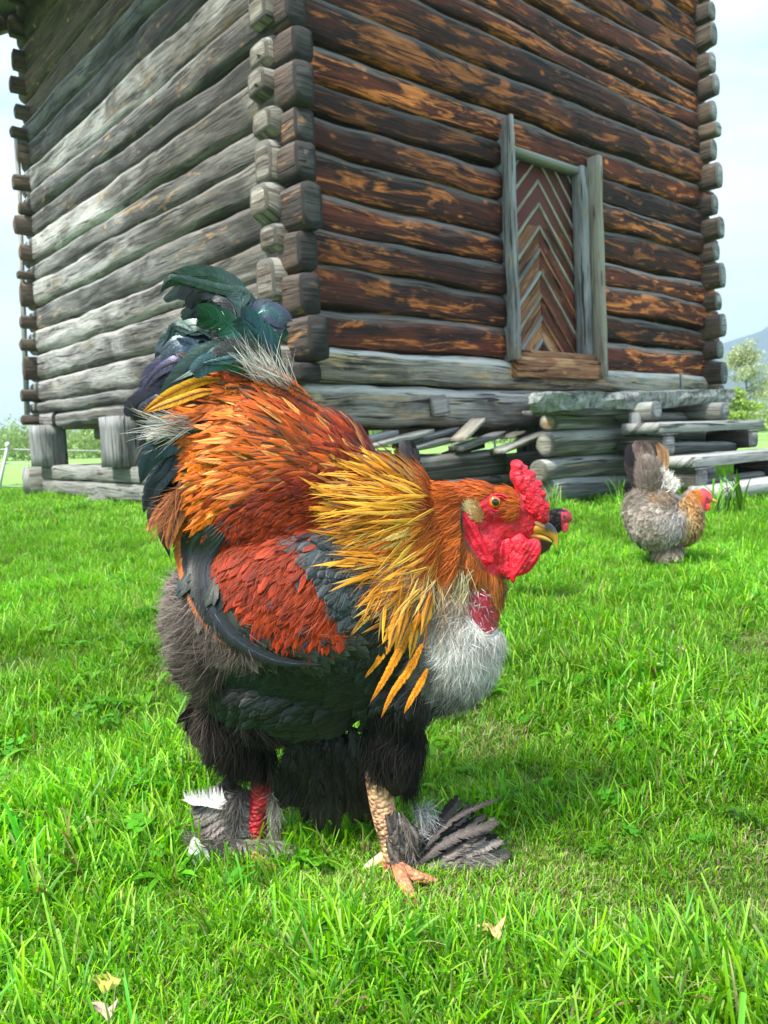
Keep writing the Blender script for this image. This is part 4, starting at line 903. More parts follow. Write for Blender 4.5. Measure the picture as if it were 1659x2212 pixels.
def f_hack2(P, T, Nn, u, v):
    n = len(P); e = mixc(rng.random(n), lin(240,170,44), lin(216,132,38)); e = mixc((rng.random(n) < .12)*.8, e, lin(228,204,150)); e = mixc(np.clip((u-930)/30, 0, 1), e, lin(190,92,28))
    strands(PL['hackle_plumage'], P, T, Nn, R1(n, 40, 120)*K, R1(n, 1.0, 2.2)*K, R1(n, .12, .42), R1(n, .2, .6), R1(n, -.25, .25), e*.7, e, 6, .2)
zone('hackle', 1300, f_hack2, 16, .008)
def quill_field(name, poly, n, L, width, colf, m='feather', jit=8, hug=(2, 9), lift=.8, prof='long', notch=.28, S_=9, bend=0.0, key=None):
    p = pts_in(poly, n)
    if key is not None: p = p[np.argsort(key(p))]
    for i, (u, v) in enumerate(p):
        pts = [(u, v)]; of = rng.normal()*jit+clump(np.array([u]), np.array([v]))[0]*jit*1.5; Lq = L[0]+(L[1]-L[0])*rng.random(); st = Lq/4
        for k in range(4):
            a = math.radians(idw(np.array([pts[-1][0]]), np.array([pts[-1][1]]), FLOW, True)[0]*.5+.5*idw(np.array([u]), np.array([v]), FLOW, True)[0]+of+bend*k); pts.append((pts[-1][0]+math.cos(a)*st, pts[-1][1]-math.sin(a)*st))
        if surf_w([pts[3][0], pts[4][0]], [pts[3][1], pts[4][1]]).max() > 900: continue
        e, c = colf(u, v); f = i/n
        quill(name, pts, -60, width[0]+(width[1]-width[0])*rng.random(), e, c, rooster, m=m, S_=S_, A=5, prof=prof, notch=notch, hug=hug[0]+(hug[1]-hug[0])*f, lift=lift*(.5+rng.random()))
def col_hack(u, v):
    f = np.clip((955-u)/90+rng.normal()*.2, 0, 1); e = lin(204,92,24)*(1-f)+lin(250,178,44)*f
    if rng.random() < .15: e = lin(248,214,120)
    return e*(.85+.3*rng.random()), (lin(28,24,20) if rng.random() < .7 else e*.7)
HK = [(800,1035),(900,1035),(960,1075),(950,1150),(955,1210),(900,1250),(860,1220),(830,1150),(790,1090)]
quill_field('hackle_feather', HK, 190, (95, 185), (11, 17), col_hack, hug=(5, 17), key=lambda p: p[:, 0])
def col_sad(u, v):
    back = np.clip((u-560)/200+(900-v)/900+rng.normal()*.12, 0, 1); e = lin(222,112,20)*(1-back)+lin(126,38,26)*back
    if u < 470 and rng.random() < .5: e = lin(240,158,36)
    if rng.random() < .3: e = lin(160,60,18)
    dk = rng.random() < .34+.4*(v < 890)
    return e*(.8+.4*rng.random()), (lin(34,38,32) if dk else e*.75)
quill_field('saddle_feather', Z['saddle'], 210, (70, 125), (16, 25), col_sad, hug=(3, 9), key=lambda p: p[:, 0])
# lowest tier of hackle hanging over the breast: single feathers
def hang(n, poly, L0, L1, ang, wid, cA, cB, stripe=.3, off=.012, S_=9, pr='long', bag='hackle_plumage'):
    p = pts_in(poly, n); P, Nn, ok = cast(BT, p[:, 0], p[:, 1]); p, P, Nn = p[ok], P[ok], Nn[ok]; m = len(p); P = P+Nn*off
    T = B.dirv(p[:, 0], p[:, 1], R1(m, *ang)); e = mixc(rng.random(m), cA, cB); dk = (rng.random(m) < .6)[:, None]; c = np.where(dk, lin(40,36,26), e*.8)
    both(lambda a, b_, q: feathers(PL[bag], a, b_, q, R1(m, L0, L1)*K, R1(m, *wid)*K, R1(m, .05, .3), R1(m, .15, .5), R1(m, -.12, .12), pr, c, e, e*1.1, stripe, S_, 5, .1, .2, .15), P, T, Nn, YB)
hang(20, [(800,1050),(930,1070),(930,1150),(840,1110)], 100, 165, (172, 200), (6, 11), lin(246,170,40), lin(250,196,74))
hang(14, [(840,1130),(940,1150),(945,1220),(870,1190)], 80, 140, (186, 226), (6, 11), lin(242,160,44), lin(250,200,90))
hang(10, [(870,1190),(940,1190),(940,1280),(890,1270)], 70, 130, (212, 248), (6, 11), lin(236,170,60), lin(250,206,110))
hang(8, [(840,1270),(930,1280),(900,1350),(860,1330)], 70, 130, (228, 250), (15, 23), lin(226,136,30), lin(240,170,60))
for pts, wdt in (([(830,1330),(800,1365),(755,1400),(748,1408)][:3], 28),([(900,1290),(868,1350),(830,1420),(800,1470)], 30),([(905,1350),(880,1400),(845,1450),(822,1500)], 27),([(915,1400),(900,1430),(880,1465),(868,1490)], 24),([(855,1330),(820,1380),(790,1420)], 24)):
    quill('hackle_feather', pts, -150, wdt*.62, lin(236,150,40), lin(214,120,28), rooster, m='feather', S_=10, A=7, prof='lance', notch=.16)
def spray(poly, n, c, L, rad, jit, fn, off=.004, fl=None, bag=None, far=True, W_=(1, 2), lift=(.15, .5), dro=(.2, .7)):
    p = pts_in(poly, n); P, Nn, ok = cast(BT, p[:, 0], p[:, 1]); p, P, Nn = p[ok], P[ok], Nn[ok]; m = len(p); P = P+Nn*off
    ang = (idw(p[:, 0], p[:, 1], FLOW, True) if fl is None else np.full(m, fl))+rng.normal(size=m)*jit*.7+clump(p[:, 0], p[:, 1])*jit*2.4
    T = B.dirv(p[:, 0], p[:, 1], ang); cc = mixc(np.clip(.5+1.1*clump(p[:, 0]+400, p[:, 1])+.25*rng.normal(size=m), 0, 1), c[0], c[1])
    both(lambda a, b_, q: strands(PL[bag], a, b_, q, R1(m, *L)*K, R1(m, *W_)*K, R1(m, *lift), R1(m, *dro), R1(m, -.3, .3), cc*.85, cc, 5, .15), P, T, Nn, YB, far)
# head and upper neck: short rusty hair-like feathers
def f_head(P, T, Nn, u, v):
    n = len(P); f = rng.random(n); low = np.clip((v-1160)/90, 0, 1); c = mixc(f, lin(214,104,28), lin(160,64,18)); c = mixc(low*.5, c, lin(150,110,50))
    near = np.clip((u-1040)/60, 0, 1)*np.clip((1100-v)/60, 0, 1); L = R1(n, 20, 40)*(1-.5*near)*(1+.5*low)*K
    feathers(PL['head_plumage'], P, T, Nn, L, R1(n, 4, 7.5)*K, R1(n, .05, .2), .2, R1(n, -.08, .08), 'long', c*.7, c, c*1.2, .2, 4, 3, .16, .2, .05)
zone('head', 2600, f_head, 9, .0008)
def f_head2(P, T, Nn, u, v):
    n = len(P); c = mixc(rng.random(n), lin(232,130,44), lin(180,80,24)); strands(PL['head_plumage'], P, T, Nn, R1(n, 12, 34)*K, R1(n, .7, 1.3)*K, R1(n, .08, .3), .25, R1(n, -.12, .12), c*.6, c, 4, .2)
zone('head', 5200, f_head2, 12, .001)
spray([(905,1045),(990,1065),(992,1150),(985,1235),(930,1240),(915,1150)], 2600, (lin(150,62,18), lin(214,112,34)), (34, 78), 0, 12, None, .011, bag='head_plumage', W_=(1, 2.2), lift=(.08, .3))
# grey brown under neck, pale straws
spray([(850,1215),(960,1225),(1010,1235),(1010,1300),(960,1370),(880,1350),(840,1290)], 4200, (lin(104,94,84), lin(188,176,158)), (26, 64), 0, 26, None, bag='breast_down')
spray([(900,1215),(1020,1225),(1010,1280),(920,1300)], 120, (lin(228,212,168), lin(200,182,130)), (40, 85), 0, 26, None, .008, fl=238, bag='breast_down', W_=(1.2, 2.2))
spray([(930,1330),(1010,1330),(1050,1380),(1092,1350),(1090,1410),(1070,1470),(1010,1480),(950,1440)], 6500, (lin(186,180,176), lin(252,250,248)), (18, 50), 0, 34, None, bag='breast_down')
spray([(930,1440),(1000,1450),(1075,1450),(1080,1490),(1030,1530),(960,1520),(920,1480)], 3600, (lin(70,68,72), lin(200,196,194)), (20, 50), 0, 32, None, bag='breast_down')
spray([(890,1480),(1000,1500),(1070,1478),(1040,1535),(920,1550)], 1500, (lin(20,20,22), lin(84,80,82)), (22, 56), 0, 30, None, bag='breast_down')
spray([(880,1330),(940,1340),(950,1430),(940,1500),(890,1480)], 1500, (lin(96,90,88), lin(150,144,140)), (24, 60), 0, 20, None, bag='breast_down', far=False)
spray([(1085,1240),(1110,1260),(1098,1290),(1080,1280)], 300, (lin(110,70,30), lin(70,60,40)), (14, 34), 0, 24, None, fl=262, bag='head_plumage')
spray([(1010,1255),(1085,1262),(1092,1320),(1050,1378),(1005,1330)], 130, (lin(220,200,200), lin(50,40,48)), (8, 22), 0, 40, None, .0005, bag='breast_down', W_=(1.8, 3.2), lift=(.3, .8), dro=(0, .2), fl=300)
# thighs and the dark plume between the legs
spray([(440,1520),(560,1560),(620,1590),(600,1620),(570,1650),(500,1650),(455,1600)], 4600, (lin(18,16,16), lin(52,46,44)), (34, 90), 0, 16, None, fl=264, bag='thigh_plumage', W_=(1.5, 3.4), lift=(.0, .35))
spray([(795,1520),(912,1510),(912,1620),(893,1660),(830,1600)], 3600, (lin(15,14,14), lin(46,42,40)), (30, 80), 0, 12, None, fl=266, bag='thigh_plumage', W_=(1.5, 3.4), lift=(.0, .35))
spray([(480,1560),(620,1590),(780,1590),(920,1550),(910,1600),(700,1640),(520,1620)], 3600, (lin(16,15,15), lin(36,34,34)), (40, 90), 0, 20, None, fl=258, bag='thigh_plumage', W_=(1.5, 3.4), lift=(.0, .3))
for k in range(64):
    f = rng.random(); u0 = 628+150*f; v0 = 1585+40*rng.random(); w0 = 20+70*rng.random(); ln = 110+95*math.sin(.2+f*2.6)*rng.random()+25; sx = (f-.5)*70+rng.normal()*14
    quill('vent_feather', [(u0, v0), (u0+sx*.3, v0+ln*.4), (u0+sx, v0+ln)], [w0, w0-14, w0-4], 22+16*rng.random(), lin(46,42,42)*(.5+rng.random()), lin(26,24,25), rooster, m='feather_black', S_=8, A=5, prof='round', notch=.35)
p = np.stack([R1(2600, 618, 800), R1(2600, 1590, 1740)], 1); P = B.R(p[:, 0], p[:, 1], R1(2600, 0, 90)); T = B.dirv(p[:, 0], p[:, 1], 270+rng.normal(size=2600)*18+(p[:, 0]-710)*.2)
strands(PL['thigh_plumage'], P, T, np.tile([0, -1.0, 0], (2600, 1)), R1(2600, 30, 75)*K, R1(2600, 1, 2.2)*K, R1(2600, 0, .4), .3, R1(2600, -.3, .3), lin(24,22,22), lin(62,56,54), 4, .25)
for k, bg_ in PL.items():
    bg_.build(k, {'flank_plumage': M['feather_black'], 'wing_coverts': M['feather_black'], 'breast_down': M['down'], 'rear_fluff': M['down'], 'thigh_plumage': M['down']}.get(k, M['feather']), rooster, kind='stuff')

# tail: every sickle feather by itself (crop coordinates -> photo)
def tq(pts): return [(.36*x+265.4, .36*y+564) for x, y in pts]
G1, G2, G3, G4 = lin(44,66,63)*.7, lin(22,34,35)*.7, lin(78,84,104)*.65, lin(20,22,28)*.7
TAIL = [([(735,420),(728,300),(690,190),(600,120),(490,90),(370,95),(280,130),(222,205)],95,G1*1.3,lin(60,80,78),-5,'long'),
 ([(700,400),(672,280),(610,190),(520,150),(430,165),(362,240)],120,lin(34,38,40),lin(46,48,50),4,'round'),
 ([(600,420),(560,320),(480,260),(420,300),(410,350)],120,G1,G2,20,'round'),
 ([(735,560),(745,430),(790,320),(860,280),(930,320),(978,368)],110,G3,lin(60,96,96),14,'round'),
 ([(760,620),(800,520),(860,440),(930,400),(970,390)],90,lin(50,84,84),G3,22,'round'),
 ([(730,560),(700,470),(640,400),(560,360),(478,345)],118,lin(44,82,78),lin(46,92,90),-30,'round'),
 ([(925,620),(905,540),(850,460),(790,400),(728,355)],120,lin(26,62,60),lin(34,60,74),-42,'round'),
 ([(560,470),(470,395),(380,400),(290,450),(230,530),(196,592)],72,G1*1.2,G2,-8,'long'),
 ([(480,480),(500,560),(520,620)],70,G1,G2,0,'round'),
 ([(600,640),(520,540),(430,480),(330,480),(232,560)],120,lin(38,54,68),lin(40,58,66),-14,'round'),
 ([(620,700),(560,620),(500,540),(470,460)],90,G2,G1,6,'round'),
 ([(640,560),(560,520),(470,500),(380,470),(300,470)],80,G4,G2,16,'round'),
 ([(700,460),(620,340),(540,290),(490,275)],60,G2,lin(54,78,70),0,'lance'),
 ([(860,680),(740,575),(600,570),(470,640),(350,750),(245,890)],122,lin(24,48,42),lin(20,40,38),-60,'long'),
 ([(960,720),(880,600),(770,545),(680,555),(605,600)],82,lin(44,48,48),lin(70,70,66),-72,'round'),
 ([(880,740),(780,650),(660,620),(560,640),(485,700)],84,lin(46,76,80),lin(34,50,50),-80,'round'),
 ([(500,760),(400,690),(300,640),(230,680),(180,780)],130,lin(52,50,70),G4,-4,'round'),
 ([(480,840),(380,790),(260,760),(180,790),(140,850)],120,lin(56,56,74),lin(34,34,46),6,'round'),
 ([(420,920),(320,860),(220,830),(130,860),(82,940)],110,lin(40,40,48),lin(30,30,38),14,'round'),
 ([(520,1000),(400,930),(280,930),(180,990),(105,1100)],95,lin(48,46,48),lin(24,24,26),-20,'long'),
 ([(420,1080),(300,1090),(190,1110),(130,1160),(96,1245)],46,lin(96,82,78),lin(60,50,50),-10,'long'),
 ([(560,1050),(420,1060),(310,1090),(220,1170),(170,1340)],130,lin(28,50,52),lin(20,40,42),-66,'long'),
 ([(480,1130),(380,1160),(290,1250),(220,1370),(180,1500)],120,lin(22,34,36),lin(20,28,30),-60,'long'),
 ([(440,1240),(350,1290),(270,1390),(225,1500),(215,1600)],100,lin(20,26,28),lin(16,20,22),-50,'long'),
 ([(430,1330),(370,1400),(310,1500),(300,1620),(345,1740)],92,lin(30,26,24),lin(18,20,20),-64,'long'),
 ([(500,1340),(440,1430),(380,1540),(350,1640),(352,1700)],60,lin(150,84,34),lin(40,30,22),-84,'long'),
 ([(380,1330),(290,1440),(232,1560),(222,1600)],40,lin(150,84,34),lin(30,28,24),-70,'long'),
 ([(620,720),(500,740),(380,800),(290,860),(200,930)],52,lin(238,160,40),lin(150,84,22),-92,'long'),
 ([(640,790),(520,800),(400,850),(300,890),(225,925)],44,lin(236,150,36),lin(60,50,30),-98,'long')]
for i, (pts, wdt, ce, cm, w0, pr) in enumerate(TAIL):
    q = tq(pts); last = i >= len(TAIL)-2; m = 'feather' if last else 'feather_gloss'
    quill('tail_feather', q, [-20+w0*.3, w0, w0*1.2], wdt*.36*(1.3 if i < 19 else 1.15), ce*1.25, cm*1.1, hug=(6 if i >= 13 else None), parent=rooster, m=m, S_=26, A=11, prof=pr, notch=.05, face=unit(np.array([rng.normal()*.22, -1.0, rng.normal()*.25+.15])))
    if not last and i % 2 == 0: quill('tail_feather', [(x+rng.normal()*7, y+10+rng.normal()*5) for x, y in q], [30-w0*.3, 30-w0, 34-w0], wdt*.36, ce, cm, rooster, m='feather_gloss', S_=22, A=9, prof='round', notch=.05)
for i, (pts, wdt, ce, cm, w0, pr) in enumerate(TAIL[:25]):
    if i % 3 == 2: continue
    q = [(x+rng.normal()*9, y+rng.normal()*9+4) for x, y in tq(pts)]; q = q[:len(q)-(i % 2)] if len(q) > 4 else q
    quill('tail_feather', q, [-20+w0*.3, w0-3, w0*1.2-4], wdt*.36*.62, ce*1.6, cm*.8, hug=(7 if i >= 13 else None), parent=rooster, m='feather_gloss', S_=18, A=7, prof='long', notch=.12, face=unit(np.array([rng.normal()*.3, -1.0, rng.normal()*.3+.2])))
bt = Bag()
def px_str(poly, n, ang, jit, L, c0, c1, w=(-40, 20), W_=(1, 2), bag=bt):
    p = pts_in(poly, n); P = B.R(p[:, 0], p[:, 1], R1(n, *w)); T = B.dirv(p[:, 0], p[:, 1], ang+rng.normal(size=n)*jit)
    strands(bag, P, T, np.tile([0, -1.0, .2], (n, 1)), R1(n, *L)*K, R1(n, *W_)*K, R1(n, -.1, .4), .3, R1(n, -.3, .3), c0, c1, 5, .2)
px_str([(540,790),(600,800),(650,830),(640,850),(560,832)], 220, 128, 14, (40, 92), lin(120,116,112), lin(240,238,232), (-95, -60), W_=(.8, 1.6))
px_str([(380,920),(430,900),(450,930),(400,950)], 170, 178, 16, (46, 105), lin(110,106,102), lin(235,232,226), (-96, -60))
px_str([(400,1040),(430,1060),(400,1130),(370,1110)], 500, 240, 22, (30, 70), lin(120,70,40), lin(200,130,90), (-85, -50))
px_str([(455,780),(600,740),(560,700),(470,720)], 700, 150, 40, (20, 50), lin(24,26,28), lin(60,62,66), (-10, 40))
bt.build('tail_down', M['down'], rooster, kind='stuff')

# ---- head furniture
def pillow(outline, T_, w0, R_, h=2.0, lump=(.25, .05), seed=0, ridge=None, BB=None):
    """closed cushion-shaped mesh filling a pixel outline; T_ half thickness, R_ edge rounding (px)"""
    BB = BB or B; q = catmull(np.array(outline+[outline[0]], float), 160)[:-1]; lo = q.min(0)-h; hi = q.max(0)+h
    X, Y_ = np.meshgrid(np.arange(lo[0], hi[0]+h, h), np.arange(lo[1], hi[1]+h, h)); ny, nx = X.shape
    p = np.stack([X.ravel(), Y_.ravel()], 1); ins = in_poly(p[:, 0], p[:, 1], q.tolist())
    a = q; b_ = np.roll(q, -1, 0); ab = b_-a
    t_ = np.clip(((p[:, None]-a[None])*ab[None]).sum(2)/(ab**2).sum(1)[None], 0, 1); cp = a[None]+ab[None]*t_[..., None]; d2 = ((p[:, None]-cp)**2).sum(2); k = d2.argmin(1)
    dist = np.sqrt(d2[np.arange(len(p)), k]); near = cp[np.arange(len(p)), k]
    use = ins | (dist < h*.75); p2 = np.where(ins[:, None], p, near); dist = np.where(ins, dist, 0)
    r = np.clip(dist/R_, 0, 1); z = T_*np.sqrt(np.clip(1-(1-r)**2, 0, 1))
    idx = np.arange(len(p)).reshape(ny, nx); c = np.stack([idx[:-1, :-1], idx[:-1, 1:], idx[1:, 1:], idx[1:, :-1]], -1).reshape(-1, 4); c = c[use[c].all(1)]
    lm = np.array([noise.noise(Vector((x*lump[1], y*lump[1], seed)))+.5*noise.noise(Vector((x*lump[1]*2.7, y*lump[1]*2.7, seed+5))) for x, y in p2])
    rd = 0 if ridge is None else ridge(p2[:, 0], p2[:, 1])
    zf = z*(1+lump[0]*lm*2)+rd*np.clip(dist/4, 0, 1)
    f = BB.R(p2[:, 0], p2[:, 1], w0-zf); bk = BB.R(p2[:, 0], p2[:, 1], w0+z*.8); n = len(p)
    V = np.vstack([f, bk]); F = np.vstack([c, c[:, ::-1]+n])
    e = {}                                       # close the rim
    for fc in c:
        for i in range(4):
            x, y = int(fc[i]), int(fc[(i+1) % 4]); e[(x, y)] = 1
    rim = [(x, y) for (x, y) in e if (y, x) not in e]; F = np.vstack([F, np.array([[y, x, x+n, y+n] for x, y in rim])])
    used = np.unique(F); mp_ = -np.ones(2*n, int); mp_[used] = np.arange(len(used)); V = V[used]; F = mp_[F]; lmv = np.concatenate([lm, lm])[used]; pp = np.concatenate([p2, p2])[used]
    return V, F, lmv, pp, np.concatenate([dist, dist])[used]
def fleshy(name, outline, T_, w0, R_, col, lump=(.25, .05), seed=0, ridge=None, mir=False, h=1.6, label=None, parent=rooster, BB=None):
    V, F, lm, pp, ds = pillow(outline, T_, w0, R_, h, lump, seed, ridge, BB); C = col*(1+.5*lm[:, None]+.25*np.clip(1-ds/5, 0, 1)[:, None])  # hollows between lumps darkened in the colour, as shade would
    U = np.ones_like(V)
    o = mk(name, V, F, parent, uv=U, col=np.clip(C, .002, 1), mats=M['skin'], label=label)
    if mir:
        V2 = V.copy(); V2[:, 1] = 2*(BB or B).Y-V2[:, 1]; mk(name, V2, F[:, ::-1], parent, uv=U, col=np.clip(C, .002, 1), mats=M['skin'], label=label)
    return o
def hc(*pts): return [(.16*x+962.2, .16*y+982.1) for x, y in pts]
RED = lin(204, 14, 42)
comb = hc((1340,935),(1200,900),(1100,830),(1000,730),(960,560),(930,430),(868,320),(872,235),(885,190),(876,130),(905,80),(970,66),(1020,85),(1060,130),(1108,155),(1118,200),(1180,212),(1222,262),(1218,318),(1270,345),(1310,395),(1308,455),(1358,505),(1348,560),(1352,600),(1395,640),(1405,720),(1392,800),(1398,860),(1380,905))
fleshy('comb', comb, 27, 0, 20, RED, (.09, .07), 3, ridge=lambda x, y: .9*np.sin((x*.75+y*.30)*.33+np.sin(y*.07)*1.6), h=1.2)
ridge2 = hc((905,300),(980,260),(1080,300),(1150,350),(1210,440),(1250,520),(1290,600),(1310,700),(1290,800),(1200,800),(1120,730),(1080,620),(1000,500),(930,400))
for sgn in (-1, 1):
    fleshy('comb_ridge', ridge2, 6, sgn*24, 14, RED*.95, (.12, .08), 5+sgn, ridge=lambda x, y: .6*np.sin((x*.75+y*.35)*.4+np.sin(y*.09)*1.4), h=1.2)
wat = hc((850,1120),(930,1060),(1010,1050),(1080,1120),(1170,1110),(1235,1140),(1262,1220),(1250,1320),(1220,1400),(1160,1490),(1080,1570),(990,1605),(930,1620),(915,1680),(880,1700),(850,1660),(838,1560),(825,1420),(830,1260))
fleshy('wattle', wat, 12, -24, 16, RED, (.12, .035), 11, ridge=lambda x, y: 2.6*np.sin((x-1110)*.15+(y-1200)*.03)+.5*np.sin(x*.6+y*.4), h=1.4)
wat2 = hc((560,1360),(640,1230),(740,1120),(840,1100),(900,1200),(880,1400),(870,1640),(800,1665),(730,1620),(660,1540),(610,1450))
fleshy('wattle', wat2, 11, -14, 15, RED*.9, (.12, .04), 13, ridge=lambda x, y: 2.2*np.sin((x-1070)*.26), h=1.4)
fleshy('wattle', hc((900,1120),(1150,1110),(1240,1160),(1240,1330),(1130,1480),(960,1560),(860,1500),(840,1260)), 10, 22, 14, RED*.85, (.25, .06), 15, h=1.6)
ear = hc((175,790),(230,770),(300,850),(390,930),(440,1060),(500,1180),(560,1290),(612,1360),(605,1420),(545,1445),(470,1410),(390,1320),(320,1200),(255,1060),(200,960),(172,880))
fleshy('ear_lobe', ear, 9, -44, 10, RED*1.02, (.10, .04), 17, ridge=lambda x, y: 2.5*np.sin(((x-1000)*.8-(y-1120)*.45)*.35), mir=True, h=1.3)
# brow of skin under the eye and folds
# beak
def loft(stations, k=14, BB=None):
    BB = BB or B; st = np.array(stations, float); q = catmull(st, 22); T = unit(np.gradient(q[:, :2], axis=0)); N2 = np.stack([-T[:, 1], T[:, 0]], 1)
    th = np.arange(k)/k*2*PI; V = []
    for i in range(len(q)):
        for t in th: V.append((q[i, 0]+N2[i, 0]*q[i, 2]*math.cos(t), q[i, 1]+N2[i, 1]*q[i, 2]*math.cos(t), q[i, 3]*math.sin(t)))
    V = np.array(V); i = np.arange(len(q)-1)[:, None]*k; j = np.arange(k)[None]; jn = (j+1) % k; F = np.stack([i+j, i+jn, i+k+jn, i+k+j], -1).reshape(-1, 4)
    return BB.R(V[:, 0], V[:, 1], V[:, 2]), F, V
mh, t, b, o = mat('horn'); g = NT(t); g.l(g.attr('Col').outputs['Color'], b.inputs['Base Color']); b.inputs['Roughness'].default_value = .22; b.inputs['Coat Weight'].default_value = .4
g.bump(g.noise(g.n('ShaderNodeTexCoord').outputs['Object'], 260, 4), b, .25, .0006); M['horn'] = mh
V, F, q = loft([(1120,1143,10,14),(1145,1140,14,15),(1165,1138,14.5,13),(1180,1142,14.5,11),(1191,1150,12,8.5),(1198,1160,8.5,6),(1201,1170,5,4),(1201.5,1183,1,.8)])
dkf = np.clip((q[:, 0]-1166)/12, 0, 1)*np.clip((1152-q[:, 1])/8+np.clip((q[:, 0]-1190)/10, 0, 1)*.6, 0, 1); tipf = np.clip((q[:, 1]-1166)/8, 0, 1)
C = mixc(dkf*(1-tipf), lin(216,150,60), lin(62,52,58)); C = mixc(np.clip((1150-q[:, 0])/20, 0, 1)*.7, C, lin(190,80,40)); C = mixc(tipf, C, lin(226,176,80))
beak = mk('beak', V, F, rooster, col=C, mats=M['horn'])
V, F, q = loft([(1118,1153,7,11),(1140,1156,7,10.5),(1160,1158,6.5,9),(1176,1162,5,6.5),(1188,1168,3,3.5),(1193,1172,1,1)])
mk('lower_beak', V, F, rooster, col=mixc(np.clip((q[:, 0]-1150)/30, 0, 1), lin(212,130,60), lin(230,180,84)), mats=M['horn'])
V, F, q = loft([(1140,1116,1,1),(1147,1122,4,3),(1158,1128,5,3.5),(1168,1134,4,3),(1173,1136,1,1)]); V[:, 1] -= 13*K
mk('nostril_flap', V, F, rooster, col=np.tile(lin(214,150,110), (len(V), 1)), mats=M['horn'])
# eye
me_, t, b, o = mat('eye'); g = NT(t); tc = g.n('ShaderNodeTexCoord').outputs['Object']; g.l(g.attr('Col').outputs['Color'], b.inputs['Base Color'])
b.inputs['Roughness'].default_value = .06; b.inputs['Coat Weight'].default_value = 1; M['eye'] = me_
for sgn in (1, -1):
    u0, v0 = 1068.5, 1084.5; Pc, Nc, ok = cast(BT, np.array([u0]), np.array([v0])); c = Pc[0]+np.array([0, .0, 0])
    Vs, Fs = ico(4); r = 15*K; cc = c+np.array([0, r*.38, 0]); Vn = Vs.copy(); V = cc+Vs*r
    view = unit(np.array([0, 0, CAMZ])-cc); view = unit(view*.6+np.array([.15, -.8, 0])); an = np.degrees(np.arccos(np.clip(Vs@view, -1, 1)))
    C = np.where((an < 33)[:, None], lin(6,5,5), np.where((an < 62)[:, None], mixc(np.clip((an-33)/29, 0, 1), lin(236,120,24), lin(196,72,14)), np.where((an < 68)[:, None], lin(50,18,10), lin(180,120,104))))
    if sgn < 0: V = V.copy(); V[:, 1] = 2*YB-V[:, 1]
    mk('eye', V, Fs if sgn > 0 else Fs[:, ::-1], rooster, col=C, mats=M['eye'])
    a = np.linspace(0, 2*PI, 30)
    for rr, th_, dy, sh in ((16.5, 2.4, -5.0, .8), (22, 2.6, -1.5, .95)):
        U_ = u0+1+rr*1.12*np.cos(a); V_ = v0+1+rr*.92*np.sin(a); Pq = B.R(U_, V_, 0); Pq[:, 1] = c[1]+(dy+2)*K+np.abs(np.cos(a))*2.5*K
        if sgn < 0: Pq[:, 1] = 2*YB-Pq[:, 1]
        V, F, U, C = tube(Pq, th_*K, 8, col=np.tile(RED*sh*.85, (30, 1))); U[:] = 1; mk('eyelid', V, F, rooster, uv=U, col=C, mats=M['skin'])
# tan ear tuft
et = Bag(); poly = hc((210,700),(260,620),(340,602),(420,640),(450,700),(480,800),(465,885),(420,890),(330,850),(250,790))
V, F, lm, pp, ds = pillow(poly, 9, -38, 14, 1.6, (.2, .08), 31); mk('ear_tuft', V, F, rooster, col=mixc(np.clip((pp[:, 0]-1000)/40, 0, 1), lin(240,206,150), lin(176,130,80)), mats=M['down'])
p = pts_in(poly, 900); P = B.R(p[:, 0], p[:, 1], -46.0); T = B.dirv(p[:, 0], p[:, 1], 130+rng.normal(size=900)*30); cc = mixc(np.clip((p[:, 0]-1005)/26+rng.normal(size=900)*.2, 0, 1), lin(252,226,176), lin(184,134,80))
strands(et, P, T, np.tile([0, -1.0, 0], (900, 1)), R1(900, 8, 16)*K, R1(900, .8, 1.5)*K, .35, .3, R1(900, -.2, .2), cc*.85, cc, 3, .15); et.build('ear_tuft_hair', M['down'], rooster, kind='stuff')

# ---- legs and feet
mls, t, b, o = mat('scaly_shank'); g = NT(t); tc = g.n('ShaderNodeTexCoord').outputs['Object']
v_ = g.n('ShaderNodeTexVoronoi'); v_.inputs['Scale'].default_value = 1.0; g.l(g.mapping(tc, (170, 170, 230)), v_.inputs['Vector'])
g.l(g.mix(g.ramp(v_.outputs['Distance'], [(.4, 0.0), (.8, .4)]), g.attr('Col').outputs['Color'], g.mix(1.0, g.attr('Col').outputs['Color'], (.45, .35, .3), 'MULTIPLY')), b.inputs['Base Color']); b.inputs['Roughness'].default_value = .5
g.bump(g.math('MULTIPLY', v_.outputs['Distance'], -1.0), b, 1.0, .003); M['shank'] = mls
def leg(name, path, w, rad, cols, lumps=.12):
    q = catmull(np.array([(a, b_) for a, b_ in path], float), 26); ww = np.interp(np.linspace(0, 1, 26), np.linspace(0, 1, len(w)), w); rr = np.interp(np.linspace(0, 1, 26), np.linspace(0, 1, len(rad)), rad)
    V, F, U, C = tube(B.R(q[:, 0], q[:, 1], ww), rr*K, 16)
    nn = np.array([noise.noise(Vector(v)*170)+.5*noise.noise(Vector(v)*420) for v in V]); c0 = V.mean(0)
    V = V+unit(V-c0)*(nn*lumps*rad[0]*K)[:, None]; sc = .5+.5*np.sin(U[:, 0]*46+np.sin(U[:, 1]*3))
    C = mixc(np.clip(.5+nn*1.3, 0, 1), cols[0], cols[1]); C = mixc((nn > .14)*.75, C, cols[2]); C = C*(.93+.07*sc[:, None])
    UU = np.zeros_like(V); UU[:, 0] = .4
    return mk(name, V, F, rooster, uv=UU, col=np.clip(C, .002, 1), mats=M['shank'])
zf_ = lambda u, v: (at_z(u, v)[1]-YB)/K      # depth (px) that puts a pixel on the ground
wR = float(zf_(868, 1895)); wL = float(zf_(545, 1835))
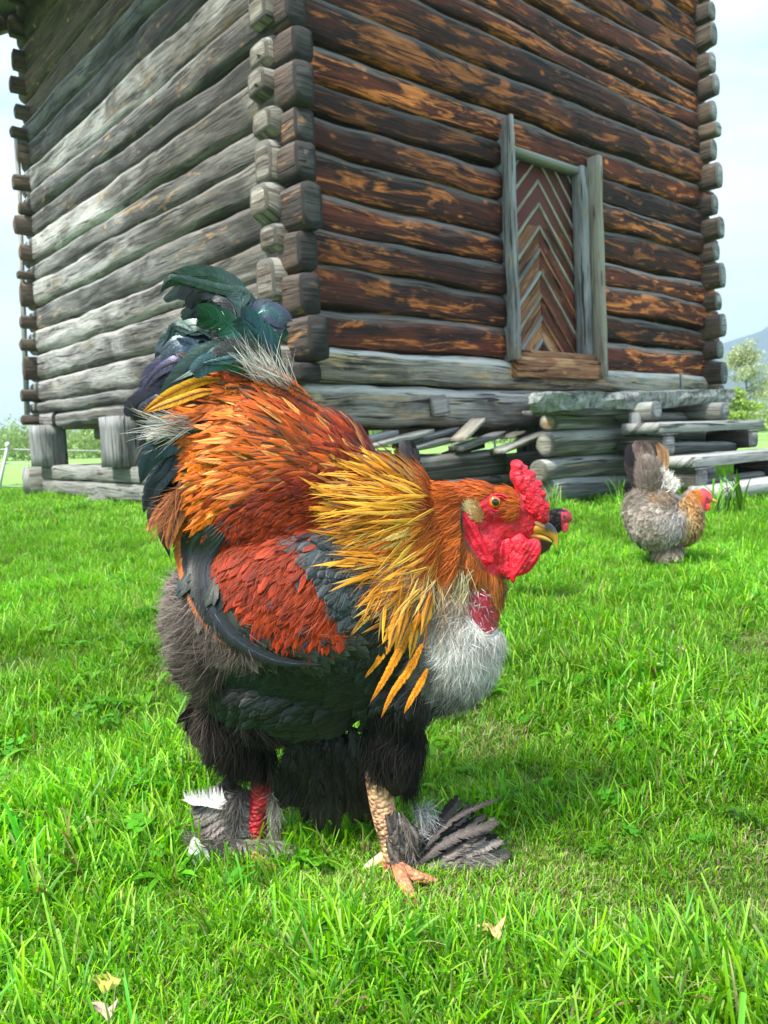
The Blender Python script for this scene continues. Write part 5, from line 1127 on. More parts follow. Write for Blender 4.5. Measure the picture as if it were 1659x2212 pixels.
leg('leg', [(560,1640),(563,1700),(556,1750),(548,1800),(556,1832)], [20, 22, 24, 28, 30], [30, 25, 22, 25, 22], (lin(200,24,40), lin(226,70,80), lin(120,20,26)))
leg('leg', [(572,1660),(574,1720),(572,1775)], [16, 18, 20], [7, 6, 4], (lin(206,160,90), lin(180,130,70), lin(220,180,120)))
def fl(u, v, h=0.0):                          # depth of a ground point under a pixel, raised by h
    return float((at_z(u, v, h)[1]-YB)/K)
leg('leg', [(814,1648),(818,1680),(830,1735),(848,1800),(856,1850),(862,1885)], [-36, -38, -44, -52, -60, fl(862,1885,.02)], [25, 27, 28, 27, 29, 25], (lin(226,184,134), lin(212,142,122), lin(70,56,48)))
V, F, q = loft([(848,1805,12,11),(832,1818,11,10),(812,1832,10,9),(797,1841,8,7),(786,1846,3,3)]); V[:, 1] += (-56)*K; mk('spur', V, F, rooster, col=mixc(np.clip((q[:, 0]-790)/50, 0, 1), lin(236,222,186), lin(214,176,120)), mats=M['horn'])
def toe(path, rad, cl, par=rooster):
    q = catmull(np.array(path, float), 12); P = np.array([at_z(u, v, h) for u, v, h in q]); r = np.interp(np.linspace(0, 1, 12), np.linspace(0, 1, len(rad)), rad)
    V, F, U, C = tube(P, r*K*1.02, 12); nn = np.array([noise.noise(Vector(v)*200) for v in V]); C = mixc(np.clip(.5+nn, 0, 1), cl, cl*np.array([.9, .62, .55])); C = mixc((U[:, 0] > .86)*.8, C, lin(120,96,70))
    C = C*(.8+.2*np.sin(U[:, :1]*40)); UU = np.zeros_like(V); UU[:, 0] = .3
    return mk('toe', V, F, par, uv=UU, col=np.clip(C, .002, 1), mats=M['shank'])
TC = lin(222,160,120)
toe([(862,1880,.022),(872,1905,.02),(886,1930,.018),(896,1956,.010),(900,1975,.004)], [16, 14, 12, 9, 3], TC)
toe([(862,1875,.02),(895,1892,.02),(930,1902,.014),(958,1912,.006)], [15, 12, 9, 4], TC)
toe([(858,1872,.02),(838,1868,.018),(820,1868,.012),(808,1872,.005)], [14, 12, 9, 4], lin(220,120,96))
toe([(560,1832,.02),(600,1838,.018),(632,1848,.012),(652,1858,.004)], [14, 12, 9, 3], TC)
toe([(556,1834,.02),(590,1806,.018),(630,1810,.012),(652,1812,.005)], [13, 11, 8, 3], TC)
toe([(548,1830,.02),(560,1860,.018),(600,1880,.010),(620,1884,.003)], [14, 12, 9, 3], TC)
def fc(x, y): return (.5*x+331.8, .5*y+1559.5)
ff = Bag()
def footf(a, b_, w0, w1, wdt, ce, cm, bend=0.0, prof='round', notch=.2, hump=.0):
    A_, B_ = np.array(fc(*a)), np.array(fc(*b_)); mid = (A_+B_)/2+np.array([-(B_-A_)[1], (B_-A_)[0]])*bend+np.array([0, -hump])
    quill('foot_feather', [tuple(A_), tuple(mid), tuple(B_)], [w0, (w0+w1)/2, w1], wdt, ce, cm, rooster, m='feather', S_=9, A=5, prof=prof, notch=notch, face=unit(np.array([rng.normal()*.3, -.7, .8])))
GR, DG, WH, BK = lin(142,134,130), lin(78,72,71), lin(240,238,234), lin(26,25,28)
# near foot fan to the right
for k in range(58):
    f = rng.random(); a = math.radians(46-76*f+rng.normal()*3); ln = (310+190*rng.random())*(1-.25*abs(f-.5)); st_ = (1110+rng.normal()*18, 640+rng.normal()*34); en = (st_[0]+math.cos(a)*ln*1.04, st_[1]-math.sin(a)*ln*.86)
    sh = .5+rng.random(); pale = k % 3 == 0
    footf(st_, en, -62-k*.4, -46+rng.normal()*14, 12+10*rng.random(), (GR if pale else DG)*sh, lin(160,152,148) if pale else lin(112,102,98)*sh, .05*rng.normal(), notch=.4, hump=4+10*rng.random())
for k in range(18):
    a = math.radians(62-60*k/17); st_ = (1170+rng.normal()*12, 490+rng.normal()*12); footf(st_, (st_[0]+math.cos(a)*(260+70*rng.random()), st_[1]-math.sin(a)*215), -48, -30+rng.normal()*10, 15, BK, BK*2.2, notch=.4)
for k in range(22):
    footf((1062+k*1.5+rng.normal()*8, 330+k*12), (1100+rng.normal()*22, 440+k*12+rng.normal()*14), -66, -72-rng.random()*8, 20, (DG if k % 3 else BK)*(.6+.8*rng.random()), (GR if k % 4 else WH*.6), .1*rng.normal(), notch=.35)
for k in range(16): footf((1025+rng.normal()*16, 300+k*20), (1050+rng.normal()*18, 380+k*20), -84, -88, 16, DG*(.6+rng.random()), GR*(.5+.6*rng.random()), notch=.4)
for k in range(8): footf((1030+rng.normal()*12, 500+k*18), (1060+rng.normal()*20, 590+k*10), -82, -86, 24, DG, GR*.6, notch=.3)
# far foot: swept back dark feathers and a broken white one
for k in range(40):
    f = k/39; footf((480-20*f, 370+130*f), (130+50*rng.random()+60*f, 400+165*f+rng.normal()*12), 18-f*6, 30-30*f, 26, (GR if k % 3 else DG)*(.6+.6*rng.random()), lin(120,112,108) if k % 4 == 0 else DG, .16+.1*rng.random(), notch=.25)
for k in range(14):
    footf((320+k*20, 520+rng.normal()*10), (430+k*16, 575+rng.normal()*8), -8, -14, 30, GR*(.5+.8*rng.random()), DG, -.1, notch=.25)
for k in range(6): footf((330+12*k, 250+20*k), (290+10*k, 380+10*k), 20, 16, 34, BK*1.3, BK*2, .1, notch=.25)
for k in range(11):
    f = k/10; footf((345-14*k, 385-2*k), (290-17*k, 275+30*abs(f-.15)), 6, 8, 9, WH*.95, WH*.85, -.18, 'long', .02)
footf((360,380),(110,345), 8, 10, 24, WH*.85, WH*.7, .04, 'lance', .1); footf((185,475),(240,590), -22, -26, 44, WH*.9, WH*.85, .12, 'lance', .1)
footf((505,300),(540,262), 20, 20, 16, WH*.9, WH*.8, 0, 'lance', .1)
px_str([(862,1720),(880,1740),(892,1780),(896,1840),(880,1850),(866,1790)], 500, 275, 20, (16, 40), lin(80,70,66), lin(170,160,156), (-82, -50), bag=ff)
px_str([(890,1722),(930,1722),(940,1790),(900,1830)], 520, 305, 45, (18, 50), lin(120,118,120), lin(236,236,238), (-50, 0), bag=ff)
px_str([(480,1740),(525,1700),(520,1790),(500,1800)], 700, 240, 30, (18, 46), lin(50,46,46), lin(130,124,122), (-8, 10), bag=ff)
px_str([(582,1700),(604,1740),(600,1810),(586,1820)], 450, 262, 20, (18, 42), lin(90,84,80), lin(180,172,166), (0, 20), bag=ff)
px_str([(410,1800),(620,1820),(640,1850),(430,1850)], 1300, 200, 30, (18, 46), lin(80,74,72), lin(160,152,148), (-14, 14), bag=ff)
px_str([(900,1840),(1040,1800),(1060,1860),(920,1900)], 1500, 340, 24, (18, 46), lin(90,84,84), lin(190,184,182), (-80, -40), bag=ff)
px_str([(842,1590),(905,1590),(902,1690),(872,1700)], 1800, 266, 10, (24, 60), lin(14,13,13), lin(44,40,38), (-30, 16), W_=(1.4, 3), bag=ff)
px_str([(786,1540),(860,1540),(862,1620),(838,1640),(800,1640)], 1500, 268, 12, (24, 62), lin(14,13,13), lin(40,37,35), (-84, -50), W_=(1.4, 3), bag=ff)
ff.build('foot_down', M['down'], rooster, kind='stuff')
# ---------------------------------------------------------------- the two hens behind
def hen(uc, vg, ells, seed, name_label, loc_label, dat):
    Yh = float(at_z(uc, vg)[1]); H = Bird(Yh, uc, vg-100); g0 = at_z(uc, vg)
    root = empty('hen', (g0[0], Yh, 0), name_label, 'hen')
    V, F, T3 = body_mesh(H, ells, 2.2, 8)
    return root, H, V, F, T3, Yh
def coat(root, H, T3, Yh, items, nm='plumage'):
    b = Bag()
    for poly, n, ang, jit, L, W_, c0, c1, kind_ in items:
        p = pts_in(poly, n); P, Nn, ok = cast(T3, p[:, 0], p[:, 1]); p, P, Nn = p[ok], P[ok], Nn[ok]; m = len(p)
        if not m: continue
        a = ang if np.isscalar(ang) else idw(p[:, 0], p[:, 1], ang, True); T = H.dirv(p[:, 0], p[:, 1], a+rng.normal(size=m)*jit); cc = mixc(rng.random(m), c0, c1); k = H.k
        if kind_ == 's': both(lambda q, r, s: strands(b, q, r, s, R1(m, *L)*k, R1(m, *W_)*k, R1(m, .1, .5), R1(m, .2, .6), R1(m, -.3, .3), cc*.8, cc, 3, .2), P, T, Nn, Yh)
        else: both(lambda q, r, s: feathers(b, q, r, s, R1(m, *L)*k, R1(m, *W_)*k, .15, .25, 0, 'round', cc*.6, cc, cc*1.2, .25, 4, 5, .2, .2, .08), P, T, Nn, Yh)
    return b.build(nm, M['down'], root, kind='stuff')
# grey brown hen by the steps
e2 = [(1425,1122,0,68,68,56,0),(1392,1105,10,42,54,46,0),(1482,1122,0,38,56,42,0),(1442,1190,-6,33,32,30,0),(1402,1040,0,30,62,26,6),(1497,1100,0,24,44,22,12),(1506,1084,0,20,20,16,0),(1514,1074,0,19,17,14,0),(1525,1078,0,14,12,10,0),(1465,1190,20,22,30,22,0)]
root, H, V, F, T3, Yh = hen(1440, 1226, e2, 1, 'grey brown hen with raised tail and orange red head, near the wooden steps', '', None)
u, v = proj(V*1.0); C = np.tile(lin(120,108,98), (len(V), 1)); hd = (u > 1497) & (v < 1100); C[hd] = lin(226,120,50); fc_ = (u > 1513) & (v < 1100); C[fc_] = lin(226,70,80); U = np.zeros_like(V); U[fc_, 0] = 1
mk('body', V, F, root, uv=U, col=C, mats=M['skin'])
fl2 = [(1360,1100,200),(1400,1020,95),(1380,1180,230),(1430,1130,230),(1480,1130,250),(1500,1100,240),(1440,1200,260),(1440,1070,140)]
gA, gB = lin(146,134,124), lin(184,174,164); bA, bB = lin(128,94,60), lin(186,146,100)
coat(root, H, T3, Yh, [
 ([(1348,1060),(1420,1040),(1470,1080),(1480,1140),(1450,1210),(1390,1210),(1350,1150)], 5200, fl2, 35, (9, 26), (.9, 1.9), gA*.75, gB*.9, 's'),
 ([(1360,1090),(1460,1100),(1470,1190),(1390,1200)], 360, fl2, 16, (18, 30), (11, 17), gA*.75, gB*.95, 'f'),
 ([(1370,1000),(1432,1000),(1430,1080),(1380,1080)], 1600, 95, 25, (12, 34), (.9, 1.8), lin(120,108,104), lin(170,156,148), 's'),
 ([(1470,1080),(1500,1060),(1522,1110),(1520,1160),(1490,1200),(1470,1150)], 520, 245, 12, (12, 20), (8, 13), bA, bB, 'f'),
 ([(1408,1055),(1455,1068),(1460,1092),(1420,1088)], 150, 150, 10, (14, 22), (8, 12), bA*.7, bB*.7, 'f'),
 ([(1420,1110),(1480,1100),(1480,1150),(1450,1160)], 900, 240, 30, (10, 26), (1, 2), lin(190,186,190), lin(226,222,226), 's'),
 ([(1400,1160),(1475,1150),(1475,1215),(1400,1222)], 2000, 262, 18, (9, 22), (.9, 1.8), lin(110,92,72), lin(166,146,122), 's'),
 ([(1480,1110),(1500,1110),(1495,1160),(1478,1170)], 400, 250, 20, (10, 22), (1, 2), lin(206,178,134), lin(226,206,168), 's'),
 ([(1490,1062),(1512,1056),(1520,1075),(1505,1100),(1488,1095)], 700, 225, 12, (6, 13), (.8, 1.4), lin(224,120,40), lin(236,150,60), 's')])
bb = Bag(); n = 700; p = pts_in([(1420,1010),(1442,1030),(1462,1050),(1440,1066),(1418,1056)], n); P = H.R(p[:, 0], p[:, 1], R1(n, -30, 10)); T = H.dirv(p[:, 0], p[:, 1], 60+rng.normal(size=n)*35)
strands(bb, P, T, np.tile([0, -1.0, .2], (n, 1)), R1(n, 8, 18)*H.k, 1.6*H.k, .2, .3, R1(n, -.3, .3), lin(226,222,218), lin(250,248,246), 3, .1); bb.build('rump_down', M['down'], root, kind='stuff')
Bs, Ks = B, K; B, K = H, H.k
for pts, wd_, ce, cm in (([(1398,1080),(1380,1020),(1366,985),(1372,962)],34,lin(30,24,30),lin(22,18,24)),([(1408,1080),(1392,1020),(1378,975),(1380,953)],26,lin(110,92,86),lin(84,70,68)),([(1414,1070),(1408,1010),(1400,975),(1388,958)],24,lin(96,80,76),lin(70,60,58)),
                         ([(1420,1070),(1426,1010),(1428,975),(1420,958)],17,lin(150,112,74),lin(110,84,70)),([(1424,1070),(1434,1020),(1438,985),(1432,966)],14,lin(168,128,84),lin(110,84,70)),([(1404,1090),(1376,1040),(1364,1010),(1362,985)],30,lin(44,36,40),lin(30,24,28))):
    quill('tail_feather', pts, [-6+rng.normal()*5, -4, 0], wd_, ce, cm, root, m='feather', S_=10, A=5, notch=.05)
V, F, q = loft([(1530,1080,5,5),(1540,1081,4,3.5),(1547,1084,2.4,2),(1550,1087,.6,.5)], 10); mk('beak', V, F, root, col=np.tile(lin(206,160,90), (len(V), 1)), mats=M['horn'])
fleshy('comb', [(1508,1060),(1516,1054),(1526,1057),(1534,1064),(1538,1072),(1526,1070),(1514,1067)], 3, 0, 4, lin(226,70,70), h=1.0, parent=root)
fleshy('wattle', [(1520,1086),(1530,1088),(1531,1098),(1524,1104),(1517,1096)], 3, -6, 4, lin(220,60,70), h=1.0, parent=root)
Vs, Fs = ico(2); c = H.R(1523, 1074, -12.5); mk('eye', c+Vs*2.6*K, Fs, root, col=np.tile(lin(40,20,14), (len(Vs), 1)), mats=M['eye'])
for u0, ww in ((1448,-16),(1472,6)):
    V, F, U, C = tube(np.array([H.R(u0-4,1198,ww), H.R(u0-1,1212,ww), H.R(u0,1222,ww)]), 5*K, 8, col=np.tile(lin(140,120,100), (3, 1))); mk('leg', V, F, root, uv=U*0, col=C, mats=M['skin'])
    for dx, dy in ((14, 4), (10, 8), (-8, 2)):
        V, F, U, C = tube(np.array([H.R(u0,1221,ww), H.R(u0+dx*.6,1222+dy*.5,ww), H.R(u0+dx,1224+dy*.5,ww)]), np.array([3.5,3,1.5])*K, 8, col=np.tile(lin(150,130,110), (3, 1))); mk('toe', V, F, root, uv=U*0, col=C, mats=M['skin'])
# black hen behind the rooster
e3 = [(985,1150,0,105,82,75,0),(1060,1150,0,70,70,60,0),(925,1110,0,60,60,50,0),(893,1060,0,26,60,20,8),(1110,1145,0,60,44,40,25),(1165,1150,0,34,44,28,0),(1190,1130,0,30,26,20,0),(1208,1118,0,24,21,17,0),(1222,1120,0,14,13,10,0),(1000,1245,0,30,36,26,0),(1045,1240,20,26,36,24,0)]
root, H, V, F, T3, Yh = hen(1015, 1312, e3, 2, 'black hen with red face mostly hidden behind the rooster, its head past the beak', '', None)
B, K = H, H.k
u, v = proj(V*1.0); C = np.tile(lin(26,20,22), (len(V), 1)); fc_ = (u > 1212) & (v < 1138) & (v > 1106); C[fc_] = lin(176,50,64); U = np.zeros_like(V); U[fc_, 0] = 1
mk('body', V, F, root, uv=U, col=C, mats=M['skin'])
k1, k2 = lin(20,16,18), lin(52,42,42)
coat(root, H, T3, Yh, [([(870,1060),(1000,1060),(1110,1090),(1190,1092),(1214,1100),(1212,1140),(1150,1200),(1050,1225),(930,1225),(880,1150)], 5000, 205, 20, (12, 32), (1, 2.2), k1, k2, 's'),
 ([(880,1080),(1000,1070),(1130,1110),(1150,1190),(1000,1225),(900,1180)], 420, 195, 14, (24, 38), (14, 22), k1, k2, 'f'),
 ([(1150,1160),(1188,1150),(1190,1185),(1160,1195)], 500, 250, 20, (10, 22), (1, 2), lin(84,66,46), lin(130,108,80), 's')])
for pts, wd_ in (([(900,1070),(884,1015),(876,975),(874,950)],28),([(905,1070),(892,1015),(888,980),(886,955)],26),([(895,1075),(876,1030),(866,995),(864,966)],26),([(910,1075),(902,1025),(897,990),(894,968)],22)):
    quill('tail_feather', pts, [-4, rng.normal()*5, 0], wd_, lin(24,18,18), lin(34,24,22), root, m='feather_black', S_=10, A=5, notch=.05)
V, F, q = loft([(1226,1120,5,5),(1232,1120,4,3.5),(1238,1123,1.8,1.6),(1240,1126,.5,.5)], 10); mk('beak', V, F, root, col=np.tile(lin(200,110,100), (len(V), 1)), mats=M['horn'])
fleshy('comb', [(1212,1100),(1218,1097),(1225,1101),(1232,1106),(1234,1114),(1224,1111),(1215,1107)], 3.5, 0, 4, lin(170,44,60), h=1.0, parent=root)
fleshy('wattle', [(1212,1128),(1224,1128),(1226,1140),(1218,1150),(1210,1142)], 3.5, -9, 4, lin(190,54,66), h=1.0, parent=root)
Vs, Fs = ico(2); c = H.R(1215, 1114, -15); mk('eye', c+Vs*3*K, Fs, root, col=np.tile(lin(16,8,8), (len(Vs), 1)), mats=M['eye'])
for u0, ww in ((1000,-20),(1045,16)):
    V, F, U, C = tube(np.array([H.R(u0,1262,ww), H.R(u0+3,1290,ww), H.R(u0+4,1308,ww)]), 6*K, 8, col=np.tile(lin(150,130,90), (3, 1))); mk('leg', V, F, root, uv=U*0, col=C, mats=M['skin'])
    for dx, dy in ((24, 4), (18, 9), (-14, 2)):
        V, F, U, C = tube(np.array([H.R(u0+4,1307,ww), H.R(u0+dx*.6,1308+dy*.5,ww), H.R(u0+dx,1310+dy*.5,ww)]), np.array([4,3.4,1.5])*K, 8, col=np.tile(lin(160,140,100), (3, 1))); mk('toe', V, F, root, uv=U*0, col=C, mats=M['skin'])
B, K = Bs, Ks

# ---------------------------------------------------------------- lawn
gm, t, b, o = mat('grass_blade'); g = NT(t)
oi = g.n('ShaderNodeObjectInfo'); at = g.attr('Col'); ps = g.attr('tone')
ps.attribute_type = 'INSTANCER'
hs = g.n('ShaderNodeHueSaturation'); g.l(at.outputs['Color'], hs.inputs['Color'])
mr = g.n('ShaderNodeMapRange'); g.l(oi.outputs['Random'], mr.inputs[0]); mr.inputs[3].default_value = .488; mr.inputs[4].default_value = .512; g.l(mr.outputs[0], hs.inputs['Hue'])
g.l(g.math('MULTIPLY', ps.outputs['Fac'], 1.0), hs.inputs['Value'])
g.l(hs.outputs[0], b.inputs['Base Color']); b.inputs['Roughness'].default_value = .38; b.inputs['Specular IOR Level'].default_value = .28
tr = g.n('ShaderNodeBsdfTranslucent'); g.l(g.mix(1.0, hs.outputs[0], (1.15, 1.25, .5), 'MULTIPLY'), tr.inputs[0]); msx = g.n('ShaderNodeMixShader'); msx.inputs[0].default_value = .38
g.l(b.outputs[0], msx.inputs[1]); g.l(tr.outputs[0], msx.inputs[2]); g.l(msx.outputs[0], o.inputs[0])
M['grass'] = gm
greens = [np.array(c) for c in ((.14,.41,.004),(.20,.50,.005),(.27,.56,.010),(.06,.22,.006),(.33,.58,.07),(.13,.40,.04))]
straw = np.array((.44,.42,.20)); brown = np.array((.24,.15,.07))
def blade_tuft(n, rad, h0, h1, w0, w1, lean_, dry=.05, fan=0.0):
    b = Bag(); r = rad*np.sqrt(rng.random(n)); a = rng.random(n)*2*PI; P = np.stack([r*np.cos(a), r*np.sin(a), np.full(n, -.004)], 1)
    common = rng.random()*2*PI; az = np.where(rng.random(n) < .6, common+rng.normal(size=n)*.7, rng.random(n)*2*PI)
    T = np.tile([0, 0, 1.0], (n, 1)); Nn = -np.stack([np.cos(az), np.sin(az), np.zeros(n)], 1); ln = lean_*(.3+1.1*rng.random(n))
    S_ = 5; A = 3; s = np.linspace(0, 1, S_+1); L = R1(n, h0, h1); W_ = R1(n, w0, w1); th = ln[:, None]*(.25+s[None]*1.25)
    ds = (L/S_)[:, None]; up = np.cumsum(np.cos(th)*ds, 1)-np.cos(th)*ds; fw = np.cumsum(np.sin(th)*ds, 1)-np.sin(th)*ds
    pos = P[:, None]+T[:, None]*up[..., None]-Nn[:, None]*fw[..., None]; Bt = np.cross(T, Nn)
    tw = rng.normal(size=n)*.5; Bt = unit(Bt*np.cos(tw)[:, None]+Nn*np.sin(tw)[:, None]*.8)
    cut = rng.random(n) < .28; wd = W_[:, None]/2*np.where(cut[:, None], np.clip(1.15-.35*s, 0, 1)[None], np.clip((1-s**2.2), .03, 1)[None])
    aa = np.array([-1, 0, 1.0]); fold = Nn
    V = pos[:, :, None]+Bt[:, None, None]*(wd[:, :, None]*aa)[..., None]+fold[:, None, None]*(np.abs(aa)*wd[:, :, None]*.45)[..., None]
    c = np.array([greens[i] for i in rng.integers(0, len(greens), n)]); q = rng.random(n); c = np.where((q < dry)[:, None], straw, c); c = np.where((q > 1-dry*.5)[:, None], brown, c)
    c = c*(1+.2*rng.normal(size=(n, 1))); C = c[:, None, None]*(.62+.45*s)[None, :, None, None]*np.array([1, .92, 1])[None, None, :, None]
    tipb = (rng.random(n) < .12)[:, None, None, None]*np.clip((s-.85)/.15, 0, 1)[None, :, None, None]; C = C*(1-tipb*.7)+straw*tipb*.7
    b.add(V, grid_faces(n, S_+1, A), None, np.clip(C, .003, 1)); return b
def clover(nl):
    b = Bag()
    for k in range(nl):
        a = rng.random()*2*PI; r = .03*rng.random(); hh = .02+.022*rng.random(); c0 = np.array([r*math.cos(a), r*math.sin(a), hh]); gcol = np.array((.10, .33, .018))*(.8+.5*rng.random()); s = .006+.004*rng.random(); t0 = rng.random()*2*PI
        V, F, U, C = tube(np.array([c0*[1, 1, 0], c0*[1, 1, .6]+[.002, 0, 0], c0]), .0006, 4); b.add(V, F, None, gcol)
        tilt = np.array([rng.normal()*.3, rng.normal()*.3])
        for q in range(3):
            an = t0+q*2*PI/3; d = np.array([math.cos(an), math.sin(an), 0]); e = np.array([-d[1], d[0], 0]); pts = []
            for x, y in ((.0, 0), (.45, .42), (.9, .62), (1.25, .42), (1.15, 0), (1.25, -.42), (.9, -.62), (.45, -.42)):
                p = c0+d*x*s+e*y*s*1.1; p[2] += (p[0]-c0[0])*tilt[0]+(p[1]-c0[1])*tilt[1]+abs(y)*s*.25; pts.append(p)
            F = np.array([[0, 1, 4, 7], [1, 2, 3, 4], [7, 4, 5, 6]]); b.add(np.array(pts), F, None, np.clip(gcol*(.9+.25*rng.random()), 0, 1))
    return b
def broad(nl):
    b = Bag()
    for k in range(nl):
        az = rng.random()*2*PI; n = 1; S_ = 7; s = np.linspace(0, 1, S_); L = .04+.035*rng.random(); W_ = .010+.006*rng.random(); d = np.array([math.cos(az), math.sin(az), 0]); e = np.array([-d[1], d[0], 0])
        th = 1.1-1.3*s; fw = np.cumsum(np.cos(th))*L/S_; up = np.cumsum(np.sin(th))*L/S_; w_ = W_*np.sin(np.clip(s*.95+.06, 0, 1)*PI)**.7
        gcol = np.array((.14, .40, .018))*(.8+.5*rng.random())
        V = (d*fw[:, None]+np.array([0, 0, 1.0])*up[:, None])[:, None]+e*(w_[:, None]*np.array([-1, 0, 1])/2)[..., None]+np.array([0, 0, 1.0])*(np.abs(np.array([-1, 0, 1]))*w_[:, None]*.25)[..., None]
        b.add(V, grid_faces(1, S_, 3), None, gcol)
    return b
src = bpy.data.collections.new('lawn_tufts')
def src_obj(name, bag):
    o = bag.build(name, M['grass']); COL.objects.unlink(o); src.objects.link(o); return o
NT_ = []
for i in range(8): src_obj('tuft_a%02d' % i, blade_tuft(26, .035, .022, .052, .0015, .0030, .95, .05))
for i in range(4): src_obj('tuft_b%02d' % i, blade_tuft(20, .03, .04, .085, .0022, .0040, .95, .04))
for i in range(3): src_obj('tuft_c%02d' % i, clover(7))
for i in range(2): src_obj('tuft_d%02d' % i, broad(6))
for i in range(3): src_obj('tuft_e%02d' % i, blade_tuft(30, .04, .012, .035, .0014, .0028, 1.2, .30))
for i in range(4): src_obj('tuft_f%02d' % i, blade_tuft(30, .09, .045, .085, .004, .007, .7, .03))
PTS = []; IDX = []; ROT = []; SC = []; TN = []
def zn_(x, y, f, s): return np.array([noise.noise(Vector((a*f, b_*f, s))) for a, b_ in zip(x, y)])
def strew(n, y0, y1, pick, sc, hw=lambda y: .80*y+.35):
    y = y0+(y1-y0)*np.sqrt(rng.random(n)*(1-(y0/y1)**2)+(y0/y1)**2) if y0 > 0 else y0+(y1-y0)*rng.random(n)
    y = np.sqrt(rng.random(n)*(y1**2-y0**2)+y0**2); x = (rng.random(n)*2-1)*hw(y)
    d1 = zn_(x, y, 3.2, 1); d2 = zn_(x, y, 9, 4); d3 = zn_(x, y, .9, 7)
    wear = np.exp(-(((x-.03)/.30)**2+((y-.80)/.10)**2))+.8*np.exp(-(((x-.22)/.10)**2+((y-1.02)/.08)**2))+.9*np.exp(-(((x-.10)/.12)**2+((y-.83)/.06)**2))+.6*np.exp(-(((x-.25)/.14)**2+((y-.74)/.05)**2))   # trodden strip at the bird's feet
    idx = pick(n, d1, d2, wear); idx = np.where((y < .75) & (idx >= 12) & (idx < 17), 0, idx); s = sc*.85*(.75+.5*rng.random(n))*(1+.55*d1+.25*d2)*(1-.42*np.clip(wear, 0, 1))
    # keep clear of timbers, slab and birds' feet
    ok = np.ones(n, bool)
    for u_, v_ in ((862, 1885), (548, 1838), (900, 1955)):
        c = at_z(u_, v_); ok &= np.hypot(x-c[0], y-c[1]) > .02
    s = s*(1-.55*np.exp(-((x-1.22)**2+(y-3.25)**2)/.05))
    q = np.stack([x, y], 1)-NC[:2]; sr, so, sl_ = q@UR[:2], q@NR[:2], q@UL[:2]
    ok &= ~((sr > .2) & (sl_ > .2) & (sr < 5) & (sl_ < 5)); ok &= ~((sr > 1.75) & (sr < 3.9) & (so > 0) & (so < .8)); ok &= ~((sr > .05) & (sr < 1.7) & (so > .05) & (so < .3))
    x, y, idx, s, d3, d1, wear = x[ok], y[ok], idx[ok], s[ok], d3[ok], d1[ok], wear[ok]; m = len(x)
    PTS.append(np.stack([x, y, gh(x, y)*np.clip(1-np.hypot(x, y)/12, 0, 1)-.004], 1)); IDX.append(idx); SC.append(s)
    wind = 2.4*zn_(x, y, 1.6, 12)+rng.normal(size=m)*1.0
    ROT.append(np.stack([rng.normal(size=m)*.12, rng.normal(size=m)*.12, wind], 1)); TN.append(np.clip(1+.30*d3+.25*d1+.10*rng.normal(size=m), .55, 1.6))
def pick_near(n, d1, d2, wear):
    q = rng.random(n); i = rng.integers(0, 8, n); i = np.where((q < .26) & (d1 > -.15), 8+rng.integers(0, 4, n), i); i = np.where((q > .985-.05*(d2 > .15)), 12+rng.integers(0, 3, n), i)
    i = np.where((q > .945) & (q < .953), 15+rng.integers(0, 2, n), i); dry = (rng.random(n) < .15+.75*wear) | (d1 < -.42); i = np.where(dry, 17+rng.integers(0, 3, n), i); return i
def pick_dry(n, d1, d2, wear):
    i = 17+rng.integers(0, 3, n); return np.where(rng.random(n) < .35, rng.integers(0, 8, n), i)
def pick_mid(n, d1, d2, wear):
    i = rng.integers(0, 8, n); q = rng.random(n); i = np.where(q < .5, 8+rng.integers(0, 4, n), i); i = np.where(q > .96, 12+rng.integers(0, 3, n), i); i = np.where((q > .90) & (q < .95), 17+rng.integers(0, 3, n), i); return i
def pick_far(n, d1, d2, wear): return 20+rng.integers(0, 4, n)
strew(3200, .66, 1.05, pick_dry, .75, lambda y: .42+0*y); strew(12500, .42, 1.15, pick_near, 1.0); strew(15500, 1.15, 2.3, pick_near, 1.05); strew(22000, 2.3, 4.6, pick_mid, .85); strew(13500, 4.6, 10.8, pick_far, .9)
P_ = np.concatenate(PTS); n = len(P_)
me = bpy.data.meshes.new('lawn_grass'); me.vertices.add(n); me.vertices.foreach_set('co', P_.astype(np.float32).ravel())
a = me.attributes.new('pick', 'INT', 'POINT'); a.data.foreach_set('value', np.concatenate(IDX).astype(np.int32))
a = me.attributes.new('turn', 'FLOAT_VECTOR', 'POINT'); a.data.foreach_set('vector', np.concatenate(ROT).astype(np.float32).ravel())
a = me.attributes.new('size', 'FLOAT', 'POINT'); a.data.foreach_set('value', np.concatenate(SC).astype(np.float32))
a = me.attributes.new('tone', 'FLOAT', 'POINT'); a.data.foreach_set('value', np.concatenate(TN).astype(np.float32))
lawn = bpy.data.objects.new('lawn_grass', me); COL.objects.link(lawn); tag(lawn, 'bright green lawn of short mown grass with clover under the birds', 'grass', kind='stuff'); me.materials.append(M['grass'])
ng = bpy.data.node_groups.new('grow', 'GeometryNodeTree'); ng.interface.new_socket('Geometry', in_out='INPUT', socket_type='NodeSocketGeometry'); ng.interface.new_socket('Geometry', in_out='OUTPUT', socket_type='NodeSocketGeometry')
gn = ng.nodes.new; gi = gn('NodeGroupInput'); go = gn('NodeGroupOutput'); ip = gn('GeometryNodeInstanceOnPoints'); ci = gn('GeometryNodeCollectionInfo'); ci.inputs[0].default_value = src; ci.inputs[1].default_value = True; ci.inputs[2].default_value = True
def na(nm, ty): x = gn('GeometryNodeInputNamedAttribute'); x.data_type = ty; x.inputs[0].default_value = nm; return [q for q in x.outputs if q.enabled][0]
er = gn('FunctionNodeEulerToRotation'); ng.links.new(na('turn', 'FLOAT_VECTOR'), er.inputs[0])
